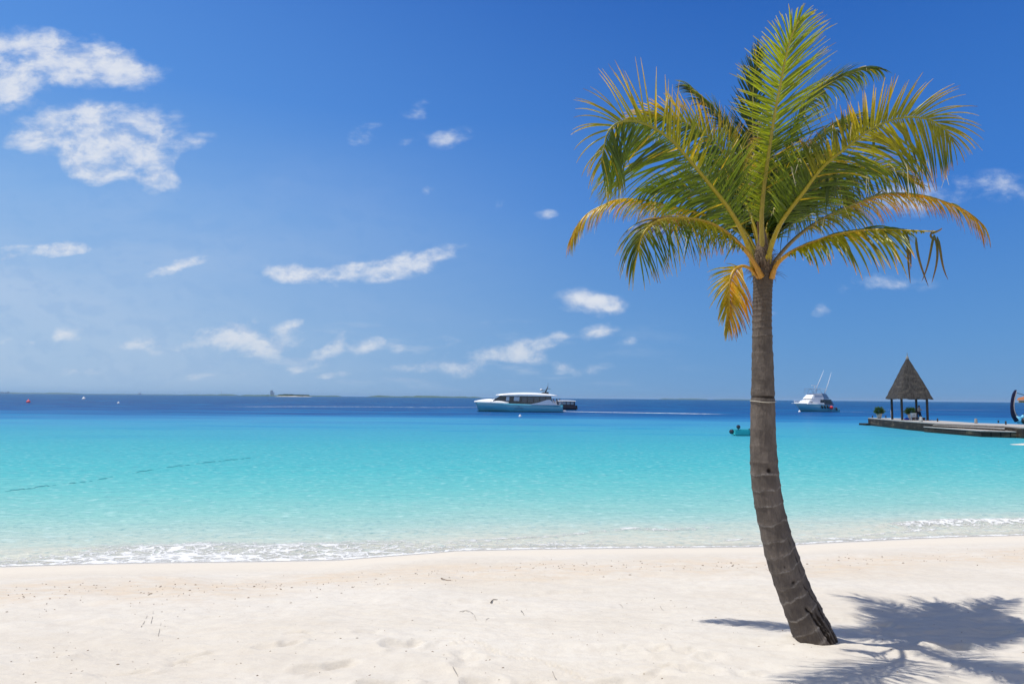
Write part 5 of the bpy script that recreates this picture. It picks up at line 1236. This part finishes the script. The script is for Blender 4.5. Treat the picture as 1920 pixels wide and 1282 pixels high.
# buoys
def buoy(px, py, r_, col, label, sq=1.0, top=True):
    p = at_z(px, py, 0); b = MB(); b.ball((0, 0, r_ * .35), r_, 16, 10, (1, 1, sq)); 
    if top: b.lathe([(r_ * .25, r_ * 1.15 * sq), (r_ * .22, r_ * 1.6 * sq), (.001, r_ * 1.65 * sq)], (0, 0, r_ * .2), 10)
    o = b.build('buoy', pmat('buoy_' + str(int(px)), col, .4)); o.location = (p.x, p.y, 0); return tag(o, label, 'buoy', 'mooring buoys on the deep water')
buoy(975, 781.2, .22, (.75, .75, .75), 'white buoy floating in front of the long motor yacht')
buoy(1499, 772.4, .30, (.8, .8, .8), 'white buoy under the bow of the fishing boat')
buoy(53, 754.6, .62, (.75, .12, .14), 'pink-red buoy near the far left edge of the sea')
buoy(157, 748.6, .9, (.8, .8, .8), 'tiny white buoy closest to the horizon on the left')
buoy(222, 756.6, .40, (.7, .72, .74), 'small white buoy right of the pink one, nearer than the other white one')

# ------------------------------------------------------------------ far land on the horizon
FARG = pmat('far_vegetation', (.045, .085, .03), .9, .3, .03); FARS = pmat('far_sand', (.6, .55, .46), .9, .1, .01)
def low_island(px0, px1, D, h, seed, name, mat, skip=.0, base=None):
    a = at_y(px0, 745, D); c = at_y(px1, 745, D); n = max(24, int(abs(px1 - px0) * 1.2)); X, Y = np.meshgrid(np.linspace(a.x, c.x, n), np.linspace(-1, 1, 7), indexing='ij')
    u_ = (X - a.x) / (c.x - a.x); env = np.clip(np.minimum(u_, 1 - u_) * 9, 0, 1) ** .6
    Z = env * h * (.35 + .9 * fbm(X / D * 60 + seed, Y * 0 + seed, 4)) * (1 - Y ** 2) ** .5
    return grid_obj(name, X, D + Y * (c.x - a.x) * .18, Z - .3, mat)
tag(low_island(0, 150, 9500, 18, 1, 'far_coast', FARG), kind='structure')
tag(low_island(150, 345, 11000, 11, 5, 'far_coast', FARG), kind='structure')
tag(low_island(342, 445, 7600, 17, 2, 'low_island', FARG), kind='structure')
tag(low_island(450, 545, 4300, 8, 3, 'low_island', FARG), kind='structure')
tag(low_island(575, 640, 6800, 10, 8, 'low_island', FARG), kind='structure')
tag(low_island(690, 905, 5200, 13, 4, 'low_island', FARG), kind='structure')
tag(low_island(1235, 1330, 9000, 14, 9, 'far_coast', FARG), kind='structure')
tag(low_island(1335, 1420, 9800, 12, 10, 'far_coast', FARG), kind='structure')
isl = low_island(516, 584, 2600, 2.6, 6, 'sandy_island', FARS); tag(isl, kind='structure')
b = MB(); rr = random.Random(5); a = at_y(522, 745, 2600); c = at_y(579, 745, 2600)
for k in range(230):       # tree crowns of the green island, each a clump of leaf-like faces
    f = rr.random(); x = a.x + (c.x - a.x) * f; y = 2600 + rr.uniform(-12, 12); hh_ = (3.0 + 6.0 * (math.sin(min(1, f * 3.4 + .2) * PI * .5)) * (1 - .45 * f)) * rr.uniform(.6, 1.15); w = rr.uniform(1.4, 2.8)
    for q in range(16):
        cx = x + rr.gauss(0, w * .5); cy = y + rr.gauss(0, w * .5); cz = hh_ * (1 - .6 * rr.random() ** 2); s_ = rr.uniform(.5, 1.2)
        n_ = Vector((rr.uniform(-1, 1), rr.uniform(-1, 1), rr.uniform(-1, 1))).normalized(); t1 = n_.orthogonal().normalized() * s_; t2 = n_.cross(t1).normalized() * s_
        cc = Vector((cx, cy, cz)); b.add([cc - t1, cc + t2, cc + t1, cc - t2], [(0, 1, 2, 3)])
o = b.build('island_trees', FARG); tag(o, 'dense green trees covering the small island on the horizon', 'trees', kind='stuff')
TOW = pmat('far_concrete', (.32, .34, .38), .8)
def far_block(px, D, w, h, label, name='tower_block', cat_='building', grp=None, dp=None):
    p = at_y(px, 745, D); b = MB(); b.box((0, 0, h / 2), (w, dp or w, h)); b.box((w * .1, 0, h + h * .03), (w * .5, (dp or w) * .5, h * .06))
    for k in range(6): b.box((0, -(dp or w) / 2 - .1, h * (.12 + .14 * k)), (w * .8, .2, h * .05))
    o = b.build(name, TOW); o.location = (p.x, D, 0); return tag(o, label, cat_, grp)
far_block(509, 7500, 22, 58, 'lone pale tower block left of the green island on the horizon')
far_block(513, 7600, 9, 40, 'lower slim tower standing against the right side of the lone tower block')
def far_mast(px, D, h, label):
    p = at_y(px, 745, D); b = MB(); r_ = h * .018
    for i, j in ((-1, -1), (1, -1), (0, 1)): b.tube([(i * r_ * 1.6, j * r_ * 1.6, 0), (0, 0, h)], [r_ * .5, r_ * .3], 5)
    for k in range(5): z_ = h * k / 5; q = r_ * 1.6 * (1 - k / 5); b.tube([(-q, -q, z_), (q, -q, z_ + h * .1)], r_ * .25, 4)
    o = b.build('radio_mast', TOW); o.location = (p.x, D, 0); tag(o, label, 'mast', 'thin masts on the horizon'); return o
far_mast(415, 7500, 66, 'tall thin mast at the right end of the low island on the left horizon')
for px_, h_, lb in ((112, 26, 'leftmost of the four short masts on the far left coast'), (117, 32, 'second from left of the four short masts on the far left coast'), (122, 30, 'third from left of the four short masts on the far left coast'), (129, 34, 'rightmost of the four short masts on the far left coast')):
    far_mast(px_, 9300, h_, lb)
for px_, w_, h_, lb in ((2, 30, 20, 'pale far building nearest the left edge of the horizon'), (8, 40, 16, 'low wide far building second from the left edge'), (15, 18, 26, 'taller far building third from the left edge'), (262, 26, 20, 'tiny far building alone on the left horizon between masts and low island')):
    far_block(px_, 9300, w_, h_, lb, 'far_building', 'building', 'far buildings on the left coast')

# ------------------------------------------------------------------ litter on the beach
TWIG = pmat('dry_twig', (.16, .10, .065), .9, .2, 30); DTW = pmat('dark_twig', (.07, .055, .045), .8); GRT = pmat('grey_stalk', (.27, .24, .21), .9)
def twig(pxs, r_, mat, label, name='twig', lift=.003, grp=None):
    r_ *= .6
    pts = [on_sand(x, y) + Vector((0, 0, r_ + lift)) for x, y in pxs]; c_ = pts[0].copy()
    P_ = cat([tuple(p - c_) for p in pts], 12) if len(pts) > 2 else [p - c_ for p in pts]
    b = MB(); n = len(P_); b.tube(P_, [r_ * (1 - .55 * i / (n - 1)) for i in range(n)], 6); o = b.build(name, mat); o.location = c_; return tag(o, label, 'twig' if name == 'twig' else name, grp)
twig([(827, 1087.5), (836, 1089), (846, 1089.5)], .011, TWIG, 'flat brown piece of driftwood on the drift line', 'driftwood')
twig([(920, 1128), (924, 1125.5), (933, 1125)], .012, DTW, 'short black bent stick on the smooth sand', 'stick')
twig([(862, 1142), (876, 1141), (888, 1150), (893, 1164)], .005, GRT, 'long thin grey arched stalk in the middle of the beach')
twig([(917, 1158), (912, 1163), (911, 1170)], .004, GRT, 'tiny curved stalk just right of the arched stalk')
twig([(849, 1253), (858, 1264), (861, 1281)], .005, GRT, 'thin bent stalk at the bottom edge left of the ribbed track')
twig([(297, 1190), (298, 1182), (302, 1168)], .004, GRT, 'upright thin grass stalk on the left of the beach')
twig([(265, 1174), (270, 1166), (276, 1158)], .004, GRT, 'slanting dry stalk left of the upright grass stalk')
twig([(283, 1168), (286, 1159), (287, 1148)], .004, GRT, 'thin dry stalk between the slanting and upright stalks')
twig([(1036, 1256), (1040, 1262), (1044, 1271)], .005, GRT, 'short forked stalk beside the end of the ribbed track')
twig([(977, 1139), (980, 1144), (983, 1150)], .005, DTW, 'small dark clump stalk right of the arched stalk')
twig([(1162, 1129), (1166, 1134), (1168, 1139)], .004, GRT, 'small stalk on the sand left of the palm shadow tip')
twig([(1238, 1136), (1241, 1140), (1244, 1144)], .004, GRT, 'small dry stalk closest to the left of the frond shadow')
b = MB(); rr = random.Random(9)
for k in range(800):
    drift = rr.random() < .62
    px_ = rr.uniform(0, 1920)
    if drift: 
        c_ = at_z(px_, 1040, .3); s_ = rr.gauss(-3.9, .45); y_ = float(ys(c_.x)) + s_; x_ = c_.x * (y_ / c_.y)
    else:
        c_ = at_z(px_, rr.uniform(1095, 1285), .9); x_, y_ = c_.x, c_.y
    z_ = None
    r_ = rr.uniform(.0014, .0045) * (1.3 if drift else .75); a = rr.uniform(0, PI); L = rr.uniform(1, 4.0) * r_
    b.tmp = None
    d = Vector((math.cos(a), math.sin(a) * .8, 0)) * L
    b.pend = getattr(b, 'pend', []); b.pend.append((x_, y_, d, r_))
xs = np.array([[q[0] for q in b.pend]]); yv = np.array([[q[1] for q in b.pend]]); zz, _ = sand_height(xs, yv)
for (x_, y_, d, r_), z_ in zip(b.pend, zz[0]):
    c_ = Vector((x_, y_, z_ + r_ * .3)); b.tube([c_ - d, c_ + Vector((0, 0, r_ * .5)), c_ + d], [r_ * .5, r_, r_ * .4], 5)
o = b.build('beach_debris', pmat('weed_bits', (.22, .15, .10), .9, .4, 2)); tag(o, 'scattered specks of dry weed and shell along the drift line', 'debris', kind='stuff')

# ------------------------------------------------------------------ sea air
b = MB(); b.box((0, 0, 34.0), (90000, 90000, 90.0)); mt, t, out = new_mat('sea_haze')
vp = t.node('ShaderNodeVolumePrincipled'); vp.inputs['Density'].default_value = 0.00005; vp.inputs['Color'].default_value = (.50, .74, .98, 1); vp.inputs['Anisotropy'].default_value = .2
t.l.new(vp.outputs[0], out.inputs['Volume'])
hz = b.build('haze', mt); tag(hz, 'thin blue sea haze over the far water', 'haze', kind='stuff')
